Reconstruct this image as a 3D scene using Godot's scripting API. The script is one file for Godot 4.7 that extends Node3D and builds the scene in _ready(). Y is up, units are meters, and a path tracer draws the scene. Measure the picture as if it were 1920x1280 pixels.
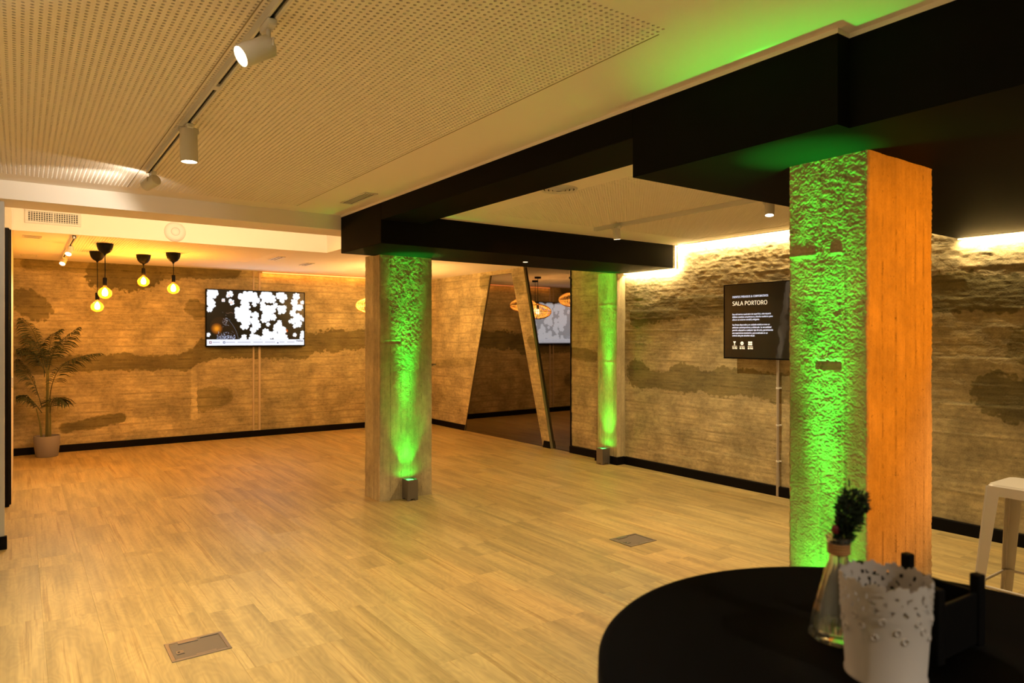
extends Node3D
# World: metres, y up, x = east, -z = north (written n below). The camera stands at x 0, n 0.

const XE := 5.854      # face of the east wall
const NN := 10.78      # face of the north wall
const YC := 2.591      # main ceiling
const YE := 2.499      # ceiling of the east bay
const YN := 2.497      # ceiling of the north bay
const YB := 2.2513     # underside of the black beams
const XF := 2.3555     # west face of the black beams
const YBH := 2.438     # underside of the shallow beam between the columns

var M := {}
var rng := RandomNumberGenerator.new()


func V(x: float, y: float, n: float) -> Vector3:
	return Vector3(x, y, -n)


# ---------------------------------------------------------------- mesh builder
class MB:
	var v := PackedVector3Array()
	var n := PackedVector3Array()
	var t := PackedVector2Array()
	var i := PackedInt32Array()

	func vert(p: Vector3, nr: Vector3, uv := Vector2.ZERO) -> int:
		v.append(p)
		n.append(nr)
		t.append(uv)
		return v.size() - 1

	func face(a: int, b: int, c: int) -> void:
		var g := (v[b] - v[a]).cross(v[c] - v[a])
		if g.dot(n[a] + n[b] + n[c]) > 0.0:
			i.append_array(PackedInt32Array([a, c, b]))
		else:
			i.append_array(PackedInt32Array([a, b, c]))

	func quad(a: Vector3, b: Vector3, c: Vector3, d: Vector3, nr: Vector3, ua := Vector2.ZERO, uc := Vector2.ONE) -> void:
		var k := vert(a, nr, ua)
		vert(b, nr, Vector2(uc.x, ua.y))
		vert(c, nr, uc)
		vert(d, nr, Vector2(ua.x, uc.y))
		face(k, k + 1, k + 2)
		face(k, k + 2, k + 3)

	func tri(a: Vector3, b: Vector3, c: Vector3, nr: Vector3) -> void:
		var k := vert(a, nr)
		vert(b, nr)
		vert(c, nr)
		face(k, k + 1, k + 2)

	func quad_auto(a: Vector3, b: Vector3, c: Vector3, d: Vector3, from: Vector3) -> void:
		var g := (b - a).cross(c - a)
		if g.length() < 1e-12:
			g = (c - a).cross(d - a)
		g = g.normalized()
		if g.dot((a + b + c + d) * 0.25 - from) < 0.0:
			g = -g
		quad(a, b, c, d, g)

	# a box with chamfered edges
	func box(c: Vector3, s: Vector3, bev := 0.0, bs := Basis()) -> void:
		var h := s * 0.5
		if bev <= 0.0:
			for ax in 3:
				for sg in [-1.0, 1.0]:
					var e := Vector3.ZERO
					e[ax] = sg
					var p := Vector3.ZERO
					var q := Vector3.ZERO
					p[(ax + 1) % 3] = h[(ax + 1) % 3]
					q[(ax + 2) % 3] = h[(ax + 2) % 3]
					var o := e * h
					quad(c + bs * (o - p - q), c + bs * (o + p - q), c + bs * (o + p + q), c + bs * (o - p + q), bs * e)
			return
		bev = minf(bev, minf(h.x, minf(h.y, h.z)) * 0.98)
		var cr := []
		for k in 8:
			var sg := Vector3(1 if k & 1 else -1, 1 if k & 2 else -1, 1 if k & 4 else -1)
			var three := []
			for ax in 3:
				var p := sg * (h - Vector3.ONE * bev)
				p[ax] = sg[ax] * h[ax]
				three.append(c + bs * p)
			cr.append(three)
		for ax in 3:
			var b1 := 1 << ((ax + 1) % 3)
			var b2 := 1 << ((ax + 2) % 3)
			for s0 in [0, 1 << ax]:
				quad_auto(cr[s0][ax], cr[s0 | b1][ax], cr[s0 | b1 | b2][ax], cr[s0 | b2][ax], c)
			var p := (ax + 1) % 3
			var q := (ax + 2) % 3
			for s0 in [0, b1, b2, b1 | b2]:
				var s1: int = s0 | (1 << ax)
				quad_auto(cr[s0][p], cr[s1][p], cr[s1][q], cr[s0][q], c)
		for k in 8:
			var g: Vector3 = (cr[k][1] - cr[k][0]).cross(cr[k][2] - cr[k][0]).normalized()
			if g.dot(cr[k][0] - c) < 0.0:
				g = -g
			tri(cr[k][0], cr[k][1], cr[k][2], g)

	# from corner to corner, in scene axes
	func span(a: Vector3, b: Vector3, bev := 0.0) -> void:
		box((a + b) * 0.5, (b - a).abs(), bev)

	# profile of (radius, height), turned about the local y axis of the basis
	func lathe(prof: Array, segs: int, o := Vector3.ZERO, bs := Basis(), facets := false) -> void:
		var nr := []
		for k in prof.size() - 1:
			var d: Vector2 = prof[k + 1] - prof[k]
			nr.append(Vector2(d.y, -d.x).normalized())
		for k in prof.size() - 1:
			if (prof[k + 1] - prof[k]).length() < 1e-7:
				continue
			var n0: Vector2 = nr[k]
			var n1: Vector2 = nr[k]
			if k > 0 and nr[k - 1].dot(nr[k]) > 0.7:
				n0 = (nr[k - 1] + nr[k]).normalized()
			if k < nr.size() - 1 and nr[k + 1].dot(nr[k]) > 0.7:
				n1 = (nr[k + 1] + nr[k]).normalized()
			var first := v.size()
			if facets:
				for s in segs:
					var m := TAU * (s + 0.5) / segs
					for e in 2:
						var an := TAU * (s + e) / segs
						vert(o + bs * Vector3(prof[k].x * cos(an), prof[k].y, prof[k].x * sin(an)), bs * Vector3(n0.x * cos(m), n0.y, n0.x * sin(m)))
						vert(o + bs * Vector3(prof[k + 1].x * cos(an), prof[k + 1].y, prof[k + 1].x * sin(an)), bs * Vector3(n1.x * cos(m), n1.y, n1.x * sin(m)))
					var f := first + s * 4
					face(f, f + 1, f + 3)
					face(f, f + 3, f + 2)
				continue
			for s in segs + 1:
				var an := TAU * s / segs
				var cs := cos(an)
				var sn := sin(an)
				vert(o + bs * Vector3(prof[k].x * cs, prof[k].y, prof[k].x * sn), bs * Vector3(n0.x * cs, n0.y, n0.x * sn), Vector2(float(s) / segs, 0))
				vert(o + bs * Vector3(prof[k + 1].x * cs, prof[k + 1].y, prof[k + 1].x * sn), bs * Vector3(n1.x * cs, n1.y, n1.x * sn), Vector2(float(s) / segs, 1))
			for s in segs:
				var f := first + s * 2
				if prof[k].x > 1e-6:
					face(f, f + 1, f + 2)
				if prof[k + 1].x > 1e-6:
					face(f + 1, f + 3, f + 2)

	func tube(pts: Array, r0: float, r1: float, segs: int) -> void:
		var first := v.size()
		var up := Vector3(0.13, 0.97, 0.2)
		for k in pts.size():
			var d: Vector3 = (pts[mini(k + 1, pts.size() - 1)] - pts[maxi(k - 1, 0)]).normalized()
			if absf(d.dot(up)) > 0.95:
				up = Vector3(0.9, 0.1, 0.4).normalized()
			var sx := d.cross(up).normalized()
			var sy := sx.cross(d).normalized()
			var r := lerpf(r0, r1, float(k) / maxi(1, pts.size() - 1))
			for s in segs:
				var an := TAU * s / segs
				var q := sx * cos(an) + sy * sin(an)
				vert(pts[k] + q * r, q)
		for k in pts.size() - 1:
			for s in segs:
				var a := first + k * segs + s
				var b := first + k * segs + (s + 1) % segs
				face(a, a + segs, b)
				face(b, a + segs, b + segs)
		for e in [0, pts.size() - 1]:
			var d: Vector3 = (pts[0] - pts[1]).normalized() if e == 0 else (pts[e] - pts[e - 1]).normalized()
			var k := vert(pts[e], d)
			for s in segs:
				vert(v[first + e * segs + s], d)
			for s in segs:
				face(k, k + 1 + s, k + 1 + (s + 1) % segs)

	# an outline in the plane of p and q, given thickness along w
	func prism(poly: Array, o: Vector3, p: Vector3, q: Vector3, w: Vector3, scale_uv := Vector2.ONE) -> void:
		var pk := PackedVector2Array(poly)
		var id := Geometry2D.triangulate_polygon(pk)
		var wn := w.normalized()
		for sg in [0.0, 1.0]:
			var k := v.size()
			for a in pk:
				vert(o + p * a.x + q * a.y + w * sg, wn if sg > 0.5 else -wn, Vector2(a.x * scale_uv.x, 1.0 - a.y * scale_uv.y))
			for f in range(0, id.size(), 3):
				face(k + id[f], k + id[f + 1], k + id[f + 2])
		var mid := Vector3.ZERO
		for a in pk.size():
			var a0 := o + p * pk[a].x + q * pk[a].y
			var b := (a + 1) % pk.size()
			var b0 := o + p * pk[b].x + q * pk[b].y
			var nr := (b0 - a0).cross(wn).normalized()
			if Geometry2D.is_point_in_polygon((pk[a] + pk[b]) * 0.5 + Vector2(nr.dot(p), nr.dot(q)) * 0.0005, pk):
				nr = -nr
			quad(a0, b0, b0 + w, a0 + w, nr, Vector2(pk[a].x * scale_uv.x, 1.0 - pk[a].y * scale_uv.y), Vector2(pk[b].x * scale_uv.x, 1.0 - pk[b].y * scale_uv.y))

	func mesh() -> ArrayMesh:
		var a := []
		a.resize(Mesh.ARRAY_MAX)
		a[Mesh.ARRAY_VERTEX] = v
		a[Mesh.ARRAY_NORMAL] = n
		a[Mesh.ARRAY_TEX_UV] = t
		a[Mesh.ARRAY_INDEX] = i
		var m := ArrayMesh.new()
		m.add_surface_from_arrays(Mesh.PRIMITIVE_TRIANGLES, a)
		return m


# a sheet of nu x nv cells through pos(a, b); its outer side looks towards out
func sheet(mb: MB, nu: int, nv: int, pos: Callable, out: Vector3, wrap := false) -> void:
	var first := mb.v.size()
	var w := nu + 1
	var p := PackedVector3Array()
	for b in nv + 1:
		for a in w:
			p.append(pos.call(float(a) / nu, float(b) / nv))
	var nr := PackedVector3Array()
	nr.resize(p.size())
	for b in nv + 1:
		for a in w:
			var l := a - 1 if a > 0 else (nu - 1 if wrap else 0)
			var r := a + 1 if a < nu else (1 if wrap else nu)
			var du := p[b * w + r] - p[b * w + l]
			var dv := p[mini(b + 1, nv) * w + a] - p[maxi(b - 1, 0) * w + a]
			nr[b * w + a] = du.cross(dv).normalized()
	var flip := false
	if wrap:
		flip = nr[0].dot(p[0] - p[nu / 2]) < 0.0
	else:
		flip = nr[(nv / 2) * w + nu / 2].dot(out) < 0.0
	var ids := PackedInt32Array()
	var uv := PackedVector2Array()
	for b in nv + 1:
		for a in w:
			uv.append(Vector2(float(a) / nu, 1.0 - float(b) / nv))
			if flip:
				nr[b * w + a] = -nr[b * w + a]
	for b in nv:
		for a in nu:
			var k := first + b * w + a
			if flip:
				ids.append_array(PackedInt32Array([k, k + 1, k + w, k + 1, k + w + 1, k + w]))
			else:
				ids.append_array(PackedInt32Array([k, k + w, k + 1, k + 1, k + w, k + w + 1]))
	mb.v.append_array(p)
	mb.n.append_array(nr)
	mb.t.append_array(uv)
	mb.i.append_array(ids)


# ---------------------------------------------------------------- nodes
func numbered(called: String, parent: Node) -> String:
	if not parent.has_node(NodePath(called)):
		return called
	var k := 1
	while parent.has_node(NodePath("%s_%03d" % [called, k])):
		k += 1
	return "%s_%03d" % [called, k]


func tag(o: Node, label: String, category := "", group := "", kind := "") -> Node:
	if label:
		o.set_meta("label", label)
	if category:
		o.set_meta("category", category)
	if group:
		o.set_meta("group", group)
	if kind:
		o.set_meta("kind", kind)
	return o


func obj(called: String, mb, m: Material, parent: Node = null) -> MeshInstance3D:
	if parent == null:
		parent = self
	var o := MeshInstance3D.new()
	o.name = numbered(called, parent)
	o.mesh = mb.mesh() if mb is MB else mb
	o.material_override = m
	o.cast_shadow = GeometryInstance3D.SHADOW_CASTING_SETTING_ON
	parent.add_child(o, true)
	return o


func thing(called: String, label: String, category: String, at := Vector3.ZERO, turn := 0.0, group := "", kind := "") -> Node3D:
	var o := Node3D.new()
	o.name = numbered(called, self)
	add_child(o, true)
	o.position = at
	o.rotation.y = turn
	tag(o, label, category, group, kind)
	return o


func dup(root: Node3D, at: Vector3, turn: float, label: String) -> Node3D:
	var base := String(root.name)
	var r: Node3D = root.duplicate()
	r.name = numbered(base, self)
	add_child(r, true)
	r.position = at
	r.rotation.y = turn
	r.set_meta("label", label)
	return r


func lin(r: float, g: float, b: float) -> Color:
	return Color(r, g, b).linear_to_srgb()


func mat(called: String, c: Color, rough := 0.8, metal := 0.0, spec := 0.5) -> StandardMaterial3D:
	var m := StandardMaterial3D.new()
	m.resource_name = called
	m.albedo_color = c
	m.roughness = rough
	m.metallic = metal
	m.metallic_specular = spec
	M[called] = m
	return m


func glow(called: String, c: Color, e: float) -> StandardMaterial3D:
	var m := mat(called, c, 0.6)
	m.emission_enabled = true
	m.emission = c
	m.emission_energy_multiplier = e
	return m


func omni(parent: Node, at: Vector3, c: Color, e: float, size := 0.03) -> OmniLight3D:
	var l := OmniLight3D.new()
	l.name = numbered("light", parent)
	l.position = at
	l.light_color = c
	l.light_energy = e
	l.light_size = size
	l.omni_range = 16.0
	l.omni_attenuation = 2.0
	l.shadow_enabled = true
	parent.add_child(l, true)
	return l


func spot(parent: Node, at: Vector3, dir: Vector3, c: Color, e: float, angle: float, blend: float, size := 0.03) -> SpotLight3D:
	var l := SpotLight3D.new()
	l.name = numbered("light", parent)
	l.light_color = c
	l.light_energy = e
	l.light_size = size
	l.spot_range = 16.0
	l.spot_attenuation = 2.0
	l.spot_angle = angle
	l.spot_angle_attenuation = blend
	l.shadow_enabled = true
	var up := Vector3.UP if absf(dir.normalized().y) < 0.95 else Vector3.RIGHT
	l.transform = Transform3D(Basis.looking_at(dir, up), at)
	parent.add_child(l, true)
	return l


func area(parent: Node, at: Vector3, dir: Vector3, along: Vector3, length: float, c: Color, e: float, width := 0.012) -> AreaLight3D:
	var l := AreaLight3D.new()
	l.name = numbered("light", parent)
	l.light_color = c
	l.light_energy = e
	l.area_size = Vector2(length, width)
	l.area_range = 16.0
	l.area_attenuation = 2.0
	l.shadow_enabled = true
	var z := -dir.normalized()
	var x := along.normalized()
	l.transform = Transform3D(Basis(x, z.cross(x).normalized(), z), at)
	parent.add_child(l, true)
	return l


func basis_y(d: Vector3) -> Basis:      # a basis whose y axis points along d
	var y := d.normalized()
	var h := Vector3(0, 0, 1) if absf(y.z) < 0.9 else Vector3(1, 0, 0)
	var x := y.cross(h).normalized()
	return Basis(x, y, x.cross(y).normalized())


# ---------------------------------------------------------------- textures
func noise_bytes(w: int, h: int, freq: float, seed_: int, oct := 4, sx := 1, sy := 1) -> PackedByteArray:
	var f := FastNoiseLite.new()
	f.noise_type = FastNoiseLite.TYPE_SIMPLEX_SMOOTH
	f.seed = seed_
	f.frequency = freq
	f.fractal_octaves = oct
	var im: Image = f.get_image(maxi(4, w / sx), maxi(4, h / sy), false, false, true)
	if sx > 1 or sy > 1:
		im.resize(w, h, Image.INTERPOLATE_CUBIC)
	im.convert(Image.FORMAT_L8)
	return im.get_data()


# concrete cast against boards. lines: positions (m) of board joints; upright boards run vertically.
# stains: [x0, y0, x1, y1, radius, strength], capsules in metres from the lower left corner. pale: the same, lighter.
func concrete(wm: float, hm: float, ppm: float, seed_: int, lines: Array, upright: bool, stains: Array, tone := 1.0, amp := 1.0) -> Array:
	var w := int(wm * ppm)
	var h := int(hm * ppm)
	var a := noise_bytes(w, h, 1.1 / ppm * 2.0, seed_, 5)
	var b := noise_bytes(w, h, 14.0 / ppm, seed_ + 1, 4)
	var c := noise_bytes(w, h, 70.0 / ppm, seed_ + 2, 3)
	var g := noise_bytes(w, h, 30.0 / ppm, seed_ + 3, 3, 1 if upright else 12, 12 if upright else 1)
	var st := PackedFloat32Array()
	st.resize(w * h)
	for s in stains:
		var x0: float = s[0] * ppm
		var y0: float = (hm - s[1]) * ppm
		var x1: float = s[2] * ppm
		var y1: float = (hm - s[3]) * ppm
		var r: float = s[4] * ppm
		var amt: float = s[5]
		var dx := x1 - x0
		var dy := y1 - y0
		var dd := maxf(dx * dx + dy * dy, 0.001)
		var soft := 0.02 * ppm
		for y in range(clampi(int(minf(y0, y1) - r * 1.7), 0, h), clampi(int(maxf(y0, y1) + r * 1.7), 0, h)):
			var row := y * w
			for x in range(clampi(int(minf(x0, x1) - r * 1.7), 0, w), clampi(int(maxf(x0, x1) + r * 1.7), 0, w)):
				var k := clampf(((x - x0) * dx + (y - y0) * dy) / dd, 0.0, 1.0)
				var ex := x - x0 - k * dx
				var ey := y - y0 - k * dy
				var d := sqrt(ex * ex + ey * ey) - r * (0.30 + 0.75 * a[row + x] / 255.0 + 0.55 * b[row + x] / 255.0)
				if d < soft:
					var q := amt * clampf((soft - d) / soft, 0.0, 1.0)
					if absf(q) > absf(st[row + x]):
						st[row + x] = q
	var joint := PackedFloat32Array()
	joint.resize(w if upright else h)
	var board := PackedFloat32Array()
	board.resize(joint.size())
	var hs := RandomNumberGenerator.new()
	hs.seed = seed_
	for e in lines:
		var at := int((e if upright else hm - e) * ppm)
		for k in range(maxi(0, at - 2), mini(joint.size(), at + 3)):
			joint[k] = maxf(joint[k], [1.0, 0.75, 0.25][absi(k - at)])
		var lift := hs.randf_range(-1.0, 1.0)
		for k in range(maxi(0, at), joint.size()):
			board[k] = lift
	var col := PackedByteArray()
	col.resize(w * h * 3)
	var bump := PackedByteArray()
	bump.resize(w * h)
	var o := 0
	for y in h:
		for x in w:
			var k := y * w + x
			var na := a[k] / 255.0
			var nb := b[k] / 255.0
			var nc := c[k] / 255.0
			var ng := g[k] / 255.0
			var e := x if upright else y
			var l := 0.66 + amp * (0.24 * (na - 0.5) + 0.16 * (nb - 0.5) + 0.12 * (nc - 0.5) + 0.12 * (ng - 0.5)) + 0.02 * board[e]
			var j := joint[e] * clampf((na * 0.7 + nb * 0.9 - 0.74) * 4.0, 0.0, 1.0)
			l -= 0.13 * j
			var pit := clampf((nc * 0.6 + nb * 0.4 - 0.7) * 12.0, 0.0, 1.0)
			l -= 0.16 * pit
			var q := st[k]
			if q > 0.0:
				l *= 1.0 - q * (0.40 + 0.12 * (nb - 0.5))
			elif q < 0.0:
				l *= 1.0 - q * 0.22
			l = clampf(l * tone, 0.03, 1.0)
			col[o] = int(255.0 * minf(1.0, l * 1.03))
			col[o + 1] = int(255.0 * l * 0.93)
			col[o + 2] = int(255.0 * l * (0.69 - 0.10 * maxf(q, 0.0)))
			o += 3
			bump[k] = clampi(int(120.0 + 70.0 * (nc - 0.5) + 60.0 * (nb - 0.5) + 60.0 * (ng - 0.5) - 55.0 * pit - 45.0 * j + 6.0 * board[e]), 0, 255)
	return [ImageTexture.create_from_image(Image.create_from_data(w, h, false, Image.FORMAT_RGB8, col)), ImageTexture.create_from_image(Image.create_from_data(w, h, false, Image.FORMAT_L8, bump))]


func concrete_mat(called: String, tx: Array, relief: float) -> StandardMaterial3D:
	var m := mat(called, Color.WHITE, 0.85, 0.0, 0.35)
	m.albedo_texture = tx[0]
	m.heightmap_enabled = true
	m.heightmap_texture = tx[1]
	m.heightmap_scale = relief
	return m


func wood_image() -> Image:             # six boards of oak laminate side by side, grain along the height
	var w := 1020
	var h := 1024
	var a := noise_bytes(w, h, 0.010, 41, 4, 1, 14)
	var b := noise_bytes(w, h, 0.045, 42, 4, 1, 60)
	var c := noise_bytes(w, h, 0.16, 43, 3, 1, 70)
	var d := noise_bytes(w, h, 0.006, 44, 3, 1, 3)
	var col := PackedByteArray()
	col.resize(w * h * 3)
	var o := 0
	for y in h:
		for x in w:
			var k := y * w + x
			var ring := 0.5 + 0.5 * sin(d[k] / 255.0 * 42.0 + a[k] / 255.0 * 8.0)
			var s := 0.43 * (a[k] / 255.0 - 0.5) + 0.16 * (b[k] / 255.0 - 0.5) + 0.08 * (c[k] / 255.0 - 0.5) + 0.07 * (ring - 0.5)
			var vein := clampf((b[k] / 255.0 * 0.55 + c[k] / 255.0 * 0.25 + a[k] / 255.0 * 0.4 - 0.73) * 5.0, 0.0, 1.0)
			var l := 0.63 + 0.44 * s - 0.15 * vein
			col[o] = int(255.0 * clampf(l * 1.05, 0.0, 1.0))
			col[o + 1] = int(255.0 * clampf(l * 0.915 - 0.02 * vein, 0.0, 1.0))
			col[o + 2] = int(255.0 * clampf(l * 0.60 - 0.035 * vein, 0.0, 1.0))
			o += 3
	return Image.create_from_data(w, h, false, Image.FORMAT_RGB8, col)


func blob(im: Image, x: float, y: float, r: float, c: Color) -> void:
	for yy in range(maxi(0, int(y - r)), mini(im.get_height(), int(y + r) + 1)):
		for xx in range(maxi(0, int(x - r)), mini(im.get_width(), int(x + r) + 1)):
			var d := Vector2(xx - x, yy - y).length()
			if d < r:
				im.set_pixel(xx, yy, im.get_pixel(xx, yy).lerp(c, clampf((r - d) / 2.5, 0.0, 1.0)))


func blossom_image() -> Image:          # the picture on the north television: white blossom before the dark
	var w := 580
	var h := 326
	var im := Image.create(w, h, false, Image.FORMAT_RGB8)
	im.fill(Color(0.03, 0.02, 0.015))
	var r := RandomNumberGenerator.new()
	r.seed = 5
	var white := Color(0.97, 0.98, 1.0)
	# brown haze and the amber light at the lower left
	for q in [[75, 215, 60, Color(0.16, 0.08, 0.02)], [130, 240, 55, Color(0.10, 0.05, 0.02)], [560, 40, 45, Color(0.28, 0.15, 0.05)], [560, 140, 30, Color(0.18, 0.08, 0.03)], [500, 250, 45, Color(0.08, 0.04, 0.03)]]:
		blob(im, q[0], q[1], q[2], q[3])
	for k in 9:
		blob(im, 55, 226, 34 - k * 3, Color(0.35 + k * 0.07, 0.16 + k * 0.05, 0.02 + k * 0.01))
	blob(im, 468, 237, 11, Color(0.8, 0.35, 0.08))
	for k in 230:
		var x := r.randf_range(55, 160)
		var y := 288.0 - absf(r.randfn(0.0, 16.0))
		var s := r.randf_range(0.35, 1.0)
		blob(im, x, y, r.randf_range(2.0, 4.0), Color(s * 0.8, s * 0.85, s))
	for k in 40:
		blob(im, 104 + r.randfn(0.0, 8.0), 190 + r.randfn(0.0, 16.0), 2.8, Color(0.75, 0.76, 0.82))
	# clusters of petals: x, y, size
	for q in [[30, 20, 34], [10, 60, 30], [28, 88, 24], [14, 118, 18], [8, 270, 14], [130, 22, 20], [118, 34, 12], [92, 60, 12], [140, 72, 18], [132, 62, 12],
			[215, 40, 38], [255, 30, 36], [285, 55, 22], [205, 72, 16], [225, 95, 26], [195, 130, 40], [215, 165, 38], [185, 160, 28], [230, 140, 26], [215, 215, 26], [225, 195, 24], [272, 80, 16],
			[345, 30, 40], [380, 45, 26], [320, 75, 16], [335, 105, 30], [375, 110, 28], [350, 150, 34], [385, 160, 22], [330, 175, 22], [400, 85, 18], [355, 205, 14], [275, 150, 24], [275, 185, 26], [285, 215, 26], [265, 240, 20], [262, 285, 24], [285, 290, 22],
			[440, 30, 32], [425, 20, 24], [445, 60, 12], [440, 110, 26], [425, 100, 18], [455, 95, 16], [425, 130, 12], [530, 22, 24], [515, 60, 24], [530, 90, 26], [510, 130, 24], [555, 95, 20], [568, 60, 14], [540, 160, 30], [510, 180, 22], [490, 185, 12], [545, 200, 22], [520, 215, 14], [572, 170, 14],
			[425, 190, 16], [415, 225, 30], [440, 245, 28], [400, 215, 14], [420, 285, 34], [385, 270, 26], [340, 250, 22], [345, 275, 30], [455, 290, 26], [320, 290, 16], [520, 270, 14], [572, 262, 20], [565, 285, 16], [212, 285, 18], [200, 305, 18]]:
		var n := 7
		for k in n:
			var an := TAU * k / n + r.randf() * 0.5
			blob(im, q[0] + cos(an) * q[2] * 0.70, q[1] * 0.97 + sin(an) * q[2] * 0.70, q[2] * r.randf_range(0.34, 0.46), white)
		blob(im, q[0], q[1] * 0.97, q[2] * 0.72, white)
	# the shoulder of a dark glass vessel at the left, with its bright rim
	for k in 60:
		var f := k / 59.0
		blob(im, 112 + 66 * pow(f, 0.8) + 10 * sin(f * 3.0), 165 + 128 * f, 2.6, Color(0.42, 0.46, 0.52))
	for k in 24:
		blob(im, 108 + k * 1.7, 133 + 3.0 * sin(k * 0.3), 3.0, Color(0.40, 0.30, 0.24))
	for q in [[125, 30, 8], [138, 72, 10], [92, 60, 8]]:
		blob(im, q[0], q[1], q[2], Color(0.98, 0.86, 0.82))
	im.fill_rect(Rect2i(0, 290, w, 36), Color(0.94, 0.95, 1.0))
	# the row of small marks along the bottom bar
	im.fill_rect(Rect2i(14, 301, 13, 13), Color(0.45, 0.12, 0.25))
	im.fill_rect(Rect2i(17, 304, 7, 7), Color(0.94, 0.95, 1.0))
	blob(im, 97, 307, 8, Color(0.25, 0.3, 0.45))
	blob(im, 97, 307, 5, Color(0.94, 0.95, 1.0))
	blob(im, 414, 311, 5, Color(0.3, 0.33, 0.42))
	for q in [[34, 40], [110, 48], [176, 72], [268, 52], [338, 58], [426, 30], [474, 42]]:
		for k in range(0, q[1], 5):
			im.fill_rect(Rect2i(q[0] + k, 305, 3, 4), Color(0.52, 0.53, 0.62))
	return im


func dark_screen_image() -> Image:      # the board on the east wall: near black, pale drapery at the right
	var w := 496
	var h := 288
	var im := Image.create(w, h, false, Image.FORMAT_RGB8)
	var a := noise_bytes(w, h, 0.012, 71, 3)
	var b := noise_bytes(w, h, 0.02, 72, 4, 1, 6)
	for y in h:
		for x in w:
			var k := y * w + x
			var bend := x + (y - 144) * 0.10 + (a[k] - 128) * 0.12
			var f := 0.012 + 0.02 * clampf((b[k] - 140) / 80.0, 0.0, 1.0)
			if bend > 250:
				f += (0.10 + 0.16 * b[k] / 255.0) * clampf((bend - 250) / 8.0, 0.0, 1.0) * clampf((286 - bend) / 10.0, 0.0, 1.0)
				f += (0.03 + 0.07 * b[k] / 255.0) * clampf((bend - 300) / 20.0, 0.0, 1.0) * clampf((460 - bend) / 60.0, 0.0, 1.0)
			im.set_pixel(x, y, Color(f * 1.0, f * 0.86, f * 0.68))
	return im


func glow_picture(called: String, im: Image, e: float) -> StandardMaterial3D:
	var m := mat(called, Color(0.01, 0.01, 0.01), 0.3)
	m.emission_enabled = true
	m.emission = Color.BLACK
	m.emission_texture = ImageTexture.create_from_image(im)
	m.emission_energy_multiplier = e
	return m


# ---------------------------------------------------------------- relief
var fn_broad := FastNoiseLite.new()
var fn_fine := FastNoiseLite.new()


func board_relief(u: float, y: float, lines: Array, salt: float) -> float:
	var k := 0
	for e in lines:
		if y > e:
			k += 1
	var lo: float = lines[k - 1] if k > 0 else 0.0
	var hi: float = lines[k] if k < lines.size() else lo + 0.1
	var seg := floorf((u + k * 0.73) / 2.1)
	var d := 0.0035 * sin(k * 12.9 + seg * 4.1 + salt)
	d += 0.005 * fn_broad.get_noise_2d(u * 1.4 + salt, y * 3.0)
	d += 0.0022 * fn_fine.get_noise_2d(u * 9.0 + salt, y * 38.0)
	var gate := clampf(fn_broad.get_noise_2d(u * 2.0, k * 7.0 + salt) * 3.0 + 0.2, 0.0, 1.0)
	var near := minf(y - lo, hi - y)
	if near < 0.012:
		d += 0.0045 * gate * (1.0 if y - lo < hi - y else -0.7) * (1.0 - near / 0.012)
	return d


# a column or pier from relief: faces in the order south, east, north, west
func relief_column(x0: float, x1: float, n0: float, n1: float, h: float, cell: float, disp: Callable) -> MB:
	var pts := []
	var cs := [Vector2(x0, n0), Vector2(x1, n0), Vector2(x1, n1), Vector2(x0, n1)]
	var nr := [Vector2(0, -1), Vector2(1, 0), Vector2(0, 1), Vector2(-1, 0)]
	for f in 4:
		var a: Vector2 = cs[f]
		var b: Vector2 = cs[(f + 1) % 4]
		var l := (b - a).length()
		var m := int((l - 0.012) / cell)
		for k in m + 1:
			var s := 0.006 + (l - 0.012) * k / m
			pts.append([a + (b - a) * s / l, nr[f], f, s, l])
	pts.append(pts[0])
	var mb := MB.new()
	var per := pts.size() - 1
	sheet(mb, per, int(h / cell), func(a: float, b: float) -> Vector3:
		var q: Array = pts[int(round(a * per))]
		var y := b * h
		var d: float = disp.call(q[2], q[3], q[4], y)
		var p: Vector2 = q[0] + q[1] * d
		return Vector3(p.x, y, -p.y), Vector3.ZERO, true)
	# texture runs with arc length
	var whole := 2.0 * (x1 - x0 + n1 - n0)
	var at := 0.0
	var w := per + 1
	for a in w:
		for b in int(h / cell) + 1:
			mb.t[b * w + a].x = at / whole
		if a < per:
			at += (pts[a + 1][0] - pts[a][0]).length()
	return mb


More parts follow.
